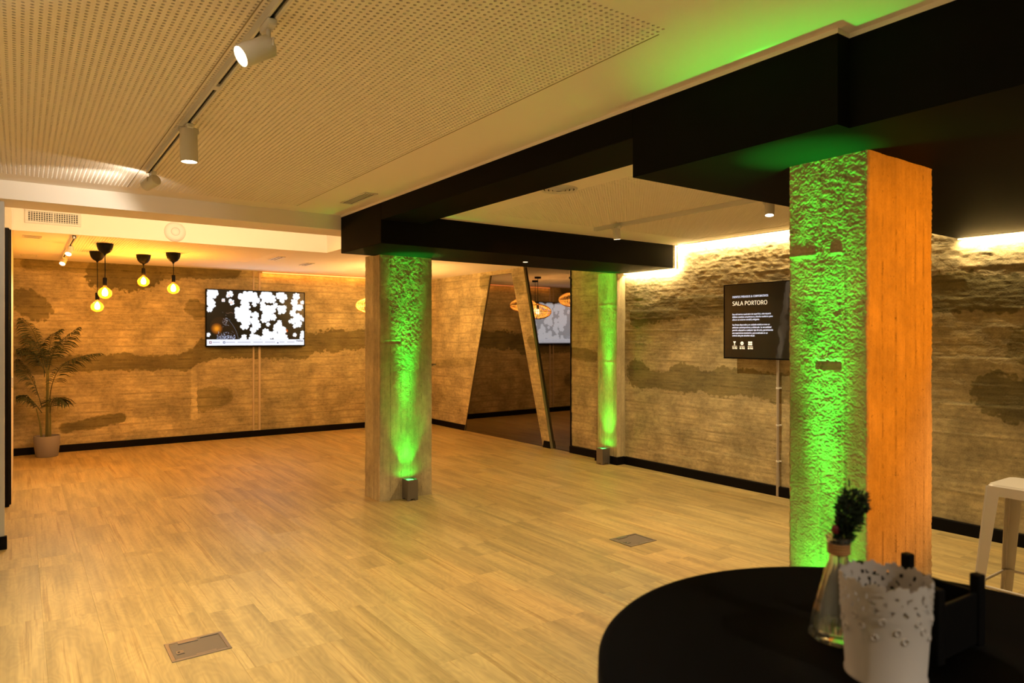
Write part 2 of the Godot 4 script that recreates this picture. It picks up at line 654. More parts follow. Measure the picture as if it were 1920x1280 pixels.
func _ready() -> void:
	# ------------------------------------------------------------ camera, sky, exposure
	var cam := Camera3D.new()
	cam.name = "camera"
	add_child(cam)
	cam.position = Vector3(0, 1.5, 0)
	cam.rotation_degrees = Vector3(0, -35.4326, 0)
	var att := CameraAttributesPhysical.new()
	att.frustum_focal_length = 24.35
	att.frustum_near = 0.05
	att.frustum_far = 100.0
	att.frustum_focus_distance = 5.5
	att.exposure_aperture = 5.6
	cam.attributes = att
	cam.projection = Camera3D.PROJECTION_FRUSTUM
	cam.near = 0.05
	cam.far = 100.0
	cam.size = 0.05 * 1280.0 / 1298.77
	cam.frustum_offset = Vector2(0, -0.05 * 8.14 / 1298.77)
	cam.current = true

	var env := Environment.new()
	env.background_mode = Environment.BG_COLOR
	env.background_color = Color(0.02, 0.02, 0.025)
	env.tonemap_mode = Environment.TONE_MAPPER_LINEAR
	env.tonemap_exposure = 1.25
	env.sdfgi_enabled = true
	env.ssao_enabled = true
	env.ssil_enabled = true
	var we := WorldEnvironment.new()
	we.name = "environment"
	we.environment = env
	add_child(we)

	# light colours (linear) and strengths
	L = {
		"spot": lin(1.0, 0.78, 0.45), "spot_e": 8.8, "spill": 0.10,
		"down_e": 5.6, "east_e": 2.2, "north_e": 1.2,
		"fil": lin(1.0, 0.36, 0.02), "fil_e": 0.40,
		"weave": lin(1.0, 0.60, 0.18), "weave_e": 0.6,
		"led": lin(1.0, 0.76, 0.40), "led_e": 1.05,
		"amber": lin(1.0, 0.30, 0.03), "amber_e": 0.16,
		"cove": lin(1.0, 0.72, 0.38), "cove_e": 0.95,
		"green": lin(0.03, 1.0, 0.06), "green_e": 6.0,
		"orange": lin(1.0, 0.27, 0.002), "orange_e": 12.5,
		"white": lin(1.0, 0.90, 0.74), "white_e": 7.2,
	}

	fn_broad.noise_type = FastNoiseLite.TYPE_SIMPLEX_SMOOTH
	fn_broad.seed = 11
	fn_broad.frequency = 1.0
	fn_broad.fractal_octaves = 3
	fn_fine.noise_type = FastNoiseLite.TYPE_SIMPLEX_SMOOTH
	fn_fine.seed = 12
	fn_fine.frequency = 1.0
	fn_fine.fractal_octaves = 3

	make_materials()
	build_floor()
	build_ceilings()
	build_beams()
	build_walls()
	build_columns()
	build_mirrors()
	build_strips()
	build_ceiling_fittings()
	build_track_lights()
	build_pendants()
	build_screens()
	build_floor_things()
	build_stool()
	build_table()


var L := {}


func make_materials() -> void:
	mat("plaster", Color(0.94, 0.90, 0.85), 0.9, 0.0, 0.3)
	mat("felt", Color(0.06, 0.042, 0.028), 1.0, 0.0, 0.1)
	mat("black_paint", Color(0.080, 0.077, 0.070), 0.6, 0.0, 0.1)
	mat("black_skirting", Color(0.05, 0.042, 0.042), 0.6, 0.0, 0.2)
	mat("white_metal", Color(0.84, 0.82, 0.78), 0.45)
	mat("grey_metal", Color(0.50, 0.47, 0.43), 0.38, 0.7)
	mat("dark_slot", Color(0.05, 0.045, 0.04), 0.8)
	mat("black_plastic", Color(0.04, 0.036, 0.034), 0.5, 0.0, 0.22)
	mat("grey_wall", Color(0.72, 0.71, 0.68), 0.9)


func build_floor() -> void:
	var fl := thing("floor", "pale oak laminate floor of long boards across the whole hall", "floor", Vector3.ZERO, 0.0, "", "structure")
	var sub := MB.new()
	sub.span(V(-3.2, -0.2, -3.2), V(6.1, -0.012, 11.0))
	var wood := wood_image()
	var wt := ImageTexture.create_from_image(wood)
	var tones := []
	for k in 4:
		var m := mat("oak_%d" % k, [Color(1, 1, 1), Color(0.98, 0.972, 0.96), Color(0.96, 0.95, 0.93), Color(1.0, 0.985, 0.96)][k], 0.36, 0.0, 0.45)
		m.albedo_texture = wt
		m.roughness = [0.44, 0.48, 0.46, 0.50][k]
		tones.append(m)
	obj("subfloor", sub, tones[1], fl)
	# boards: 0.24 wide, 1.28 long, running north
	var r := RandomNumberGenerator.new()
	r.seed = 77
	var wb := 0.243
	var x := -0.14
	while x < XE - 0.01:
		var x1 := minf(x + wb, XE)
		var n := 0.9 - r.randf_range(0.05, 1.1)
		while n < NN:
			var n0 := maxf(n, 0.9)
			var n1 := minf(n + 1.285, NN)
			n += 1.285
			if n1 - n0 < 0.03:
				continue
			var mb := MB.new()
			mb.box(V((x + x1) / 2, -0.006, (n0 + n1) / 2), Vector3(x1 - x - 0.0003, 0.012, n1 - n0 - 0.0003), 0.0004)
			var strip := r.randi() % 6
			var off := r.randf()
			var flipx := r.randf() < 0.5
			for k in mb.v.size():
				var q := mb.v[k]
				var fx := clampf((q.x - x) / wb, 0.02, 0.98)
				if flipx:
					fx = 1.0 - fx
				mb.t[k] = Vector2((strip + fx) / 6.0, off + (-q.z - n0) / 1.35)
			obj("plank", mb, tones[r.randi() % 4], fl)
		x += wb
	# the rest of the floor, behind the camera and beyond the west partition
	var rest := MB.new()
	rest.span(V(-3.2, -0.012, -3.2), V(-0.1405, 0.0, 11.0))
	rest.span(V(-0.1405, -0.012, -3.2), V(6.1, 0.0, 0.8995))
	obj("floor_border", rest, tones[0], fl)
	for k in rest.t.size():
		rest.t[k] = Vector2(0.08, 0.5)


func perforated(parent: Node, x0: float, n0: float, cols: int, rows: int, y: float) -> void:
	# one tile of ten by nine round holes, repeated
	if not M.has("tile"):
		var mb := MB.new()
		var p := 0.025
		var rad := 0.0064
		for a in 10:
			for b in 9:
				var c := Vector3((a + 0.5) * p, 0, -(b + 0.5) * p)
				var k0 := mb.v.size()
				for s in 8:
					var an := TAU * (s + 0.5) / 8
					mb.vert(c + Vector3(cos(an) * rad, 0, sin(an) * rad), Vector3.DOWN)
				for s in 8:      # points on the square cell
					var an := TAU * (s + 0.5) / 8
					var q := Vector2(cos(an), sin(an))
					q /= maxf(absf(q.x), absf(q.y))
					mb.vert(c + Vector3(q.x, 0, q.y) * p * 0.5, Vector3.DOWN)
				for s in 8:
					var e := (s + 1) % 8
					mb.face(k0 + s, k0 + e, k0 + 8 + s)
					mb.face(k0 + e, k0 + 8 + e, k0 + 8 + s)
				for s in [0, 2, 4, 6]:      # the corners
					var q := (mb.v[k0 + 8 + s] + mb.v[k0 + 8 + (s + 7) % 8]) * 0.5
				for q in 4:
					var s1: int = [0, 2, 4, 6][q]
					var s2: int = s1 + 1
					var d1 := mb.v[k0 + 8 + s1] - c
					var d2 := mb.v[k0 + 8 + s2] - c
					var cor := Vector3(signf(d1.x + d2.x) * p * 0.5, 0, signf(d1.z + d2.z) * p * 0.5)
					var kc := mb.vert(c + cor, Vector3.DOWN)
					mb.face(k0 + 8 + s1, k0 + 8 + s2, kc)
				var kw := mb.v.size()
				for s in 8:
					var an := TAU * (s + 0.5) / 8
					var q := Vector3(cos(an), 0, sin(an))
					mb.vert(c + q * rad, -q)
					mb.vert(c + q * rad + Vector3(0, 0.0125, 0), -q)
				for s in 8:
					var e := (s + 1) % 8
					mb.face(kw + s * 2, kw + e * 2, kw + s * 2 + 1)
					mb.face(kw + e * 2, kw + e * 2 + 1, kw + s * 2 + 1)
		M["tile"] = mb.mesh()
	var mm := MultiMesh.new()
	mm.transform_format = MultiMesh.TRANSFORM_3D
	mm.mesh = M["tile"]
	mm.instance_count = cols * rows
	for a in cols:
		for b in rows:
			mm.set_instance_transform(a * rows + b, Transform3D(Basis(), V(x0 + a * 0.25, y, n0 + b * 0.225)))
	var o := MultiMeshInstance3D.new()
	o.name = numbered("perforated_board", parent)
	o.multimesh = mm
	o.material_override = M.plaster
	parent.add_child(o, true)
	tag(o, "", "", "", "stuff")
	var bk := MB.new()
	bk.span(V(x0 + 0.001, y + 0.0126, n0 + 0.001), V(x0 + cols * 0.25 - 0.001, y + 0.04, n0 + rows * 0.225 - 0.001))
	obj("acoustic_felt", bk, M.felt, parent)


func build_ceilings() -> void:
	# main ceiling with its perforated field
	var px0 := 1.8725 - 3.0
	var px1 := 1.8725
	var pn0 := 1.6775
	var pn1 := pn0 + 18 * 0.225
	var c := thing("ceiling", "main white plaster ceiling with a large perforated acoustic field", "ceiling", Vector3.ZERO, 0.0, "", "structure")
	var mb := MB.new()
	mb.span(V(-3.2, YC, -3.2), V(px0, YC + 0.12, 5.97))
	mb.span(V(px1, YC, -3.2), V(2.45, YC + 0.12, 5.97))
	mb.span(V(px0, YC, -3.2), V(px1, YC + 0.12, pn0))
	mb.span(V(px0, YC, pn1), V(px1, YC + 0.12, 5.97))
	mb.span(V(px0, YC + 0.05, pn0), V(px1, YC + 0.12, pn1))
	obj("plaster_border", mb, M.plaster, c)
	perforated(c, px0, pn0, 12, 18, YC)
	var jm := mat("joint_line", Color(0.60, 0.53, 0.42), 0.9)
	var j := MB.new()
	j.span(V(px1 + 0.004, YC - 0.0012, pn0 + 0.05), V(px1 + 0.009, YC, pn1))
	j.span(V(0.640, YC - 0.0012, pn0), V(0.6445, YC, pn1))
	obj("panel_joint", j, jm, c)

	# east bay
	c = thing("ceiling", "lower perforated plaster ceiling between the black beams on the right", "ceiling", Vector3.ZERO, 0.0, "", "structure")
	mb = MB.new()
	var e0 := 3.09
	var e1 := 5.59
	var f0 := 2.44
	var f1 := 2.44 + 10 * 0.225
	mb.span(V(2.70, YE, 2.30), V(e0, YE + 0.1, 5.13))
	mb.span(V(e1, YE, 2.30), V(5.79, YE + 0.1, 5.13))
	mb.span(V(e0, YE, 2.30), V(e1, YE + 0.1, f0))
	mb.span(V(e0, YE, f1), V(e1, YE + 0.1, 5.13))
	mb.span(V(e0, YE + 0.05, f0), V(e1, YE + 0.1, f1))
	obj("plaster_border", mb, M.plaster, c)
	perforated(c, e0, f0, 10, 10, YE)
	j = MB.new()
	j.span(V(e1 + 0.002, YE - 0.0012, f0), V(e1 + 0.008, YE, f1))
	obj("panel_joint", j, jm, c)

	# north bay
	c = thing("ceiling", "low plaster ceiling of the far bay above the hanging bulbs", "ceiling", Vector3.ZERO, 0.0, "", "structure")
	mb = MB.new()
	var g0 := 0.46
	var g1 := 2.46
	var h0 := 7.96
	var h1 := 7.96 + 7 * 0.225
	mb.span(V(-3.2, YN, 7.947), V(g0, YN + 0.3, 11.0))
	mb.span(V(g1, YN, 7.947), V(6.1, YN + 0.3, 11.0))
	mb.span(V(g0, YN, 7.947), V(g1, YN + 0.3, h0))
	mb.span(V(g0, YN, h1), V(g1, YN + 0.3, 11.0))
	mb.span(V(g0, YN + 0.05, h0), V(g1, YN + 0.3, h1))
	mb.span(V(2.967, YN, 5.95), V(6.1, YN + 0.3, 7.947))
	obj("plaster_border", mb, M.plaster, c)
	perforated(c, g0, h0, 8, 7, YN)

	# the white drop across the hall and the lit recess behind it
	mb = MB.new()
	mb.span(V(-3.2, 2.461, 5.9615), V(XF - 0.004, 2.90, 6.34))
	mb.span(V(XF - 0.004, 2.461, 5.9620), V(2.967, 2.90, 6.34))
	tag(obj("trim_1", mb, M.plaster), "white plaster drop beam crossing the ceiling before the far bay", "soffit", "", "structure")
	mb = MB.new()
	mb.span(V(-3.2, 2.80, 6.34), V(2.98, 2.90, 7.96))
	tag(obj("ceiling", mb, M.plaster), "recessed ceiling of the lit slot behind the white drop beam", "ceiling", "", "structure")


func build_beams() -> void:
	var t := 2.574
	# the wide block over the near column
	var b := thing("ceiling_beam", "wide black dropped ceiling block over the nearest green column at upper right", "beam")
	var mb := MB.new()
	mb.prism([Vector2(XF, 2.329), Vector2(5.79, 2.329), Vector2(5.79, -3.1), Vector2(2.433, -3.1), Vector2(2.433, 1.327), Vector2(XF, 1.327)], Vector3(0, YB, 0), Vector3.RIGHT, Vector3(0, 0, -1), Vector3(0, t + 0.1 - YB, 0))
	obj("body", mb, M.black_paint, b)
	b = thing("ceiling_beam", "shallow black beam running between the near column and the middle column", "beam")
	mb = MB.new()
	mb.span(V(XF, YBH, 2.3295), V(2.72, t + 0.1, 5.1165), 0.003)
	obj("body", mb, M.black_paint, b)
	b = thing("ceiling_beam", "black cross beam from the middle column to the glowing strip on the right wall", "beam")
	mb = MB.new()
	mb.span(V(XF, YB, 5.117), V(5.79, t + 0.1, 5.9610), 0.004)
	obj("body", mb, M.black_paint, b)
	# the little white lamp in its underside
	mb = MB.new()
	mb.lathe([Vector2(0.0, -0.004), Vector2(0.022, -0.004), Vector2(0.026, 0.0)], 16, V(4.125, YB, 5.567))
	tag(obj("recessed_downlight", mb, glow("downlight_glow", Color(1, 0.95, 0.85), 0.9)), "tiny round white light set in the underside of the black cross beam", "downlight")
	# plaster lip above the black paint
	mb = MB.new()
	mb.span(V(XF - 0.003, t, 1.327), V(XF + 0.03, YC, 5.96))
	mb.span(V(2.430, t, -3.1), V(2.46, YC, 1.324))
	mb.span(V(XF - 0.003, t, 1.324), V(2.46, YC, 1.327))
	tag(obj("trim_2", mb, M.plaster), "thin plaster lip between the white ceiling and the black beams", "trim", "", "structure")


func course_lines(h: float, step: float, seed_: int) -> Array:
	var r := RandomNumberGenerator.new()
	r.seed = seed_
	var out := []
	var y := 0.09
	while y < h - 0.04:
		out.append(y)
		y += step * r.randf_range(0.8, 1.2)
	return out


func build_walls() -> void:
	# north wall
	var lines := course_lines(2.52, 0.105, 3)
	var st := []
	for s in [[0.95, 2.32, 1.45, 2.34, 0.19, 1.0], [0.85, 2.42, 1.2, 2.42, 0.10, 0.9], [1.5, 2.42, 2.6, 2.46, 0.10, 0.8], [0.05, 2.0, 0.16, 1.9, 0.16, 0.75], [0.1, 2.45, 0.9, 2.45, 0.08, 0.5],
			[0.0, 1.12, 0.5, 1.16, 0.10, 0.7], [0.5, 1.16, 1.95, 1.14, 0.11, 0.8], [1.95, 1.17, 2.25, 1.30, 0.12, 0.85], [2.2, 1.34, 3.0, 1.33, 0.13, 0.85], [3.0, 1.3, 3.6, 1.3, 0.14, 0.75], [3.5, 1.42, 5.9, 1.52, 0.17, 0.8],
			[0.5, 0.32, 0.8, 0.35, 0.06, 0.85], [0.8, 0.36, 1.12, 0.41, 0.06, 0.85], [2.05, 1.93, 2.1, 1.88, 0.11, 0.6], [2.15, 0.60, 2.45, 0.62, 0.15, 0.5], [0.1, 1.4, 0.1, 1.4, 0.18, 0.4], [0.0, 0.5, 0.4, 0.6, 0.16, 0.25]]:
		st.append([s[0] + 0.1, s[1], s[2] + 0.1, s[3], s[4], s[5]])
	st.append([2.15, 0.35, 2.15, 1.0, 0.035, -0.6])
	st.append([1.3, 0.3, 1.8, 0.3, 0.09, -0.5])
	var m := concrete_mat("concrete_north", concrete(6.0, 2.52, 170.0, 21, lines, false, st, 0.94), 0.5)
	var w := thing("wall_north", "far wall of raw board-marked concrete with dark damp stains", "wall", Vector3.ZERO, 0.0, "", "structure")
	var mb := MB.new()
	sheet(mb, 200, 168, func(a: float, b: float) -> Vector3:
		return V(-0.1 + a * 6.0, b * 2.52, NN - board_relief(a * 6.0, b * 2.52, lines, 1.0)), Vector3(0, 0, 1))
	obj("cast_face", mb, m, w)
	mb = MB.new()
	mb.span(V(-3.2, -0.2, NN + 0.015), V(6.1, 2.9, 11.0))
	obj("backing", mb, M.grey_wall, w)
	# the upright double fillet behind the television
	var fm := mat("pale_fillet", Color(0.70, 0.63, 0.53), 0.85)
	mb = MB.new()
	mb.span(V(2.868, 0.09, NN - 0.012), V(2.893, YN, NN + 0.02), 0.004)
	mb.span(V(2.952, 0.09, NN - 0.012), V(2.985, YN, NN + 0.02), 0.004)
	mb.span(V(2.893, 0.09, NN - 0.001), V(2.952, 0.11, NN + 0.02), 0.001)
	mb.span(V(2.893, YN - 0.03, NN - 0.001), V(2.952, YN, NN + 0.02), 0.001)
	tag(obj("cable_cover", mb, fm), "narrow pale upright cable cover on the far wall behind the television", "cable cover")
	mb = MB.new()
	mb.span(V(-0.062, 0.0, NN - 0.022), V(XE, 0.092, NN + 0.01), 0.003)
	tag(obj("baseboard_north", mb, M.black_skirting), "black skirting board along the far wall", "baseboard", "", "structure")

	# east wall, south of the mirrors: n 0.3 to 6.9
	lines = course_lines(2.56, 0.112, 8)
	st = []
	for s in [[5.72, 1.74, 5.25, 1.80, 0.12, 0.85], [5.3, 1.83, 4.5, 1.83, 0.11, 0.7], [5.74, 1.10, 5.65, 1.05, 0.15, 0.8], [5.6, 1.02, 4.9, 1.0, 0.10, 0.75], [5.1, 1.06, 3.9, 1.04, 0.13, 0.75], [3.9, 1.04, 2.9, 1.1, 0.12, 0.6],
			[2.9, 1.83, 2.4, 1.84, 0.15, 0.85], [2.4, 1.84, 1.6, 1.82, 0.14, 0.85], [1.9, 1.45, 1.6, 1.40, 0.13, 0.55], [2.12, 1.10, 1.95, 1.0, 0.14, 0.8], [1.9, 1.06, 1.3, 1.0, 0.16, 0.8],
			[6.9, 1.30, 6.45, 1.26, 0.07, 0.6], [5.85, 2.1, 5.8, 1.9, 0.12, 0.4], [3.4, 1.8, 3.0, 1.8, 0.12, 0.5]]:
		st.append([6.9 - s[0], s[1], 6.9 - s[2], s[3], s[4], s[5]])
	m = concrete_mat("concrete_east", concrete(6.6, 2.56, 200.0, 33, lines, false, st, 0.98), 0.6)
	w = thing("wall_east", "right-hand wall of rough board-marked concrete under the glowing strip", "wall", Vector3.ZERO, 0.0, "", "structure")
	mb = MB.new()
	sheet(mb, 264, 210, func(a: float, b: float) -> Vector3:
		var n := 6.9 - a * 6.6
		var y := b * 2.56
		var d := board_relief(n, y, lines, 5.0)
		var top := clampf((y - 1.75) / 0.7, 0.0, 1.0)
		d += top * (0.006 * fn_broad.get_noise_2d(n * 7.0, y * 14.0 + 3.0) + 0.005 * fn_fine.get_noise_2d(n * 14.0, y * 34.0))
		return V(XE - d, y, n), Vector3(-1, 0, 0))
	obj("cast_face", mb, m, w)
	mb = MB.new()
	mb.span(V(XE + 0.035, -0.2, -3.2), V(6.1, 2.9, 11.0))
	mb.span(V(XE - 0.005, -0.2, -3.2), V(6.0, 2.9, 0.32))
	obj("backing", mb, M.grey_wall, w)
	# cladding with the slanted openings
	var pl := [Vector2(10.78, 0.0), Vector2(9.515, 0.0), Vector2(8.774, 2.435), Vector2(8.214, 2.435), Vector2(7.465, 0.0), Vector2(7.297, 0.0), Vector2(7.92, YN), Vector2(10.78, YN)]
	var pst := []
	for s in [[8.95, 2.35, 8.6, 2.3, 0.10, 0.6], [8.9, 2.0, 8.95, 1.9, 0.10, 0.5], [7.75, 1.45, 7.7, 1.4, 0.07, 0.6], [10.4, 1.05, 9.3, 1.1, 0.06, 0.35], [8.1, 2.3, 8.0, 2.2, 0.08, 0.4]]:
		pst.append([10.78 - s[0], s[1], 10.78 - s[2], s[3], s[4], s[5]])
	m = concrete_mat("concrete_cladding", concrete(3.5, 2.5, 150.0, 55, course_lines(2.5, 0.14, 5), false, pst, 0.98), 0.12)
	mb = MB.new()
	var shifted := []
	for q in pl:
		shifted.append(Vector2(10.78 - q.x, q.y))
	mb.prism(shifted, V(XE - 0.022, 0, 10.78), Vector3(0, 0, 1), Vector3.UP, Vector3(0.05, 0, 0), Vector2(1.0 / 3.5, 1.0 / 2.5))
	obj("slanted_cladding", mb, m, w)
	mb = MB.new()
	mb.span(V(XE - 0.034, 0.0, 0.3), V(XE + 0.02, 0.092, 5.89), 0.003)
	mb.span(V(XE - 0.034, 0.0, 6.28), V(XE + 0.02, 0.092, 6.898), 0.003)
	mb.span(V(5.70, 0.0, 5.893), V(XE - 0.02, 0.092, 5.915), 0.003)
	mb.span(V(5.70, 0.0, 5.915), V(5.722, 0.092, 6.28), 0.003)
	tag(obj("baseboard_east", mb, M.black_skirting), "black skirting board along the right-hand wall and its pier", "baseboard", "", "structure")
	mb = MB.new()
	for q in [[9.515, 9.488, 10.76, 10.76], [7.465, 7.437, 7.297, 7.275]]:
		var lo: Array = [minf(q[0], q[2]), minf(q[1], q[3])]
		var poly := [Vector2(10.78 - q[0], 0.0), Vector2(10.78 - q[2], 0.0), Vector2(10.78 - q[3], 0.092) if q[3] > 9.0 else Vector2(10.78 - 7.32, 0.092), Vector2(10.78 - q[1], 0.092)]
		mb.prism(poly, V(XE - 0.030, 0, 10.78), Vector3(0, 0, 1), Vector3.UP, Vector3(0.03, 0, 0))
	tag(obj("baseboard_east", mb, M.black_skirting), "black skirting pieces under the slanted cladding beside the mirrors", "baseboard", "", "structure")

	# west: the partition end, the black sliding-door posts, the pale wall beyond
	mb = MB.new()
	mb.span(V(-3.2, 0.0, 6.08), V(-0.086, 2.461, 6.30))
	tag(obj("wall_west", mb, M.grey_wall), "pale grey partition end at the left edge of the hall", "wall", "", "structure")
	mb = MB.new()
	mb.span(V(-3.0, 0.0, 6.062), V(-0.070, 0.092, 6.10), 0.003)
	tag(obj("baseboard_west", mb, M.black_skirting), "black skirting on the pale grey partition end at the left edge", "baseboard", "", "structure")
	mb = MB.new()
	mb.span(V(-0.32, 0.0, 6.30), V(-0.112, 2.90, 7.76))
	mb.span(V(-0.32, 0.0, 7.76), V(-0.058, 2.90, 10.80))
	tag(obj("wall_west", mb, mat("cream_wall", Color(0.84, 0.80, 0.72), 0.9)), "cream side wall of the far bay seen edge-on beside the palm", "wall", "", "structure")
	var d := thing("door_1", "black metal door post with two upright profiles at the left edge", "door frame", Vector3.ZERO, 0.0, "", "structure")
	for q in [[7.56, -0.071], [7.66, -0.058]]:
		mb = MB.new()
		mb.span(V(-0.112, 0.0, q[0]), V(q[1], 2.466, q[0] + 0.085), 0.006)
		obj("post", mb, M.black_plastic, d)
	mb = MB.new()
	mb.span(V(-0.06, 1.02, 8.1), V(-0.048, 1.12, 8.18), 0.003)
	tag(obj("light_switch", mb, M.white_metal), "small white switch plate on the cream side wall behind the door post", "switch")

	# behind the camera
	mb = MB.new()
	mb.span(V(-3.2, -0.2, -3.2), V(-3.0, 2.9, 6.2))
	tag(obj("wall_west", mb, M.grey_wall), "plain pale wall on the left behind the photographer", "wall", "", "structure")
	mb = MB.new()
	mb.span(V(-3.2, -0.2, -3.2), V(6.1, 2.9, -3.0))
	tag(obj("wall_south", mb, M.grey_wall), "plain pale wall behind the photographer", "wall", "", "structure")


func build_columns() -> void:
	# middle column
	var h := 2.26
	var st := [[0.3, 1.3, 0.35, 0.2, 0.05, 0.15]]
	var j1 := [0.103, 0.211, 0.304, 0.42, 0.66, 0.82, 1.0, 1.17, 1.32, 1.42, 1.60, 1.68]
	var m := concrete_mat("concrete_column", concrete(1.736, h, 260.0, 91, j1, true, st, 0.98, 0.6), 0.6)
	var c := thing("concrete_column", "middle concrete column lit green on its front by the floor uplight", "column")
	var mb := relief_column(2.674, 3.216, 5.839, 6.165, h, 0.011, func(f: int, s: float, l: float, y: float) -> float:
		var d := 0.004 * fn_broad.get_noise_2d(s * 5.0 + f * 9.0, y * 2.0)
		var rough := clampf((y - 0.5) / 1.0, 0.25, 1.0)
		if f == 0:
			d += 0.0022 * rough * fn_fine.get_noise_2d(s * 26.0, y * 38.0) * (0.45 if s < 0.1 or s > 0.43 else 1.0)
			if s > 0.06 and s < 0.205 and absf(y - 1.455) < 0.010:
				d -= 0.006
			if s < 0.103 and y > 1.46:
				d += 0.003
		elif f == 3:
			d += 0.004 * sin(s * 40.0)
		else:
			d += 0.002 * fn_fine.get_noise_2d(s * 20.0, y * 30.0)
		return d + 0.0035 * fn_fine.get_noise_2d(f * 31.0 + y * 16.0, s * 2.0) * (1.0 if minf(s, l - s) < 0.02 else 0.0))
	obj("shaft", mb, m, c)
	# pier on the east wall
	c = thing("concrete_column", "slim concrete pier on the right-hand wall lit green from below", "column")
	mb = relief_column(5.723, XE + 0.03, 5.915, 6.255, h, 0.014, func(f: int, s: float, l: float, y: float) -> float:
		var d := 0.0
		if f == 3:
			d += 0.0012 * fn_fine.get_noise_2d(s * 24.0 + 60.0, y * 40.0) + (0.0014 if absf(y - 1.88) < 0.012 or absf(y - 1.2) < 0.01 else 0.0)
		return d + 0.003 * fn_broad.get_noise_2d(y * 2.0 + f * 5.0, s * 4.0))
	obj("shaft", mb, m, c)
	# near column
	st = [[1.55, 1.62, 1.56, 1.5, 0.03, 0.5], [1.5, 1.4, 1.48, 0.9, 0.05, 0.2]]
	var j2 := [0.109, 0.215, 0.30, 0.39, 0.461, 0.66, 0.78, 1.0, 1.15, 1.27, 1.469 + 0.13, 1.469 + 0.24]
	m = concrete_mat("concrete_near_column", concrete(1.819, h, 340.0, 97, j2, true, st, 1.0, 0.5), 0.7)
	c = thing("concrete_column", "nearest concrete column, green on its left face and orange on its right face", "column")
	mb = relief_column(2.772, 3.329, 1.433, 1.7855, h, 0.0065, func(f: int, s: float, l: float, y: float) -> float:
		var d := 0.003 * fn_broad.get_noise_2d(s * 5.0 + f * 9.0 + 40.0, y * 2.0)
		if f == 3:      # west, s runs from the far edge to the near one
			var wav := fn_broad.get_noise_2d(s * 12.0, y * 5.0) * 0.02
			d += 0.0008 * (0.6 + 0.4 * y) * fn_fine.get_noise_2d(s * 20.0, (y + wav) * 72.0)
			d += 0.0003 * fn_fine.get_noise_2d(s * 50.0 + 7.0, (y + wav) * 34.0)
			if s > 0.24:
				d += 0.002
			if s > 0.13 and s < 0.24 and absf(y - 1.385) < 0.013 + 0.006 * fn_fine.get_noise_2d(s * 90.0, 2.0):
				d -= 0.016
			if absf(y - 1.851) < 0.0075 and (s < 0.13 or s > 0.19) and s < 0.245:
				d += 0.0026
			if absf(s - 0.24) < 0.005 or absf(s - 0.13) < 0.004:
				d -= 0.003
		elif f == 0:
			d += 0.0012 * fn_fine.get_noise_2d(s * 40.0, y * 3.0) + 0.002 * sin(s * 31.0)
			for q in [0.109, 0.215, 0.461]:
				if absf(s - q) < 0.004:
					d -= 0.004
		else:
			d += 0.002 * fn_fine.get_noise_2d(s * 20.0, y * 30.0)
		if minf(s, l - s) < 0.012:
			d += 0.004 * fn_fine.get_noise_2d(y * 40.0 + f * 3.0, 9.0)
		return d)
	obj("shaft", mb, m, c)


func build_mirrors() -> void:
	var m := mat("tinted_mirror", Color(0.46, 0.44, 0.43), 0.02, 1.0, 0.5)
	var turn := Basis(Vector3.UP, deg_to_rad(MIRROR_TURN)) * Basis(Vector3(0, 0, 1), deg_to_rad(MIRROR_LEAN))
	var c := V(XE + 0.005, 1.2, 8.2)
	var lab := ["dark tinted mirror panel with slanting sides next to the far corner", "dark tinted mirror panel with one upright side next to the pier, showing the television"]
	var polys := [[Vector2(9.53, 0.0), Vector2(8.76, 2.45), Vector2(8.20, 2.45), Vector2(7.44, 0.0)], [Vector2(7.32, 0.0), Vector2(7.93, 2.49), Vector2(6.902, 2.49), Vector2(6.902, 0.0)]]
	for k in 2:
		var mb := MB.new()
		var q := []
		for e in polys[k]:
			q.append(Vector2(8.2 - e.x, e.y - 1.2))
		mb.prism(q, c, turn * Vector3(0, 0, 1), turn * Vector3.UP, turn * Vector3(0.008, 0, 0))
		tag(obj("mirror", mb, m), lab[k], "mirror", "slanted mirrors in the cladding")
	var mb := MB.new()
	mb.span(V(XE - 0.014, 0.0, 6.892), V(XE + 0.04, 2.49, 6.904))
	tag(obj("trim_3", mb, M.black_plastic), "thin dark edge strip at the upright side of the mirror", "trim", "", "structure")


const MIRROR_TURN := 0.93
const MIRROR_LEAN := 0.0


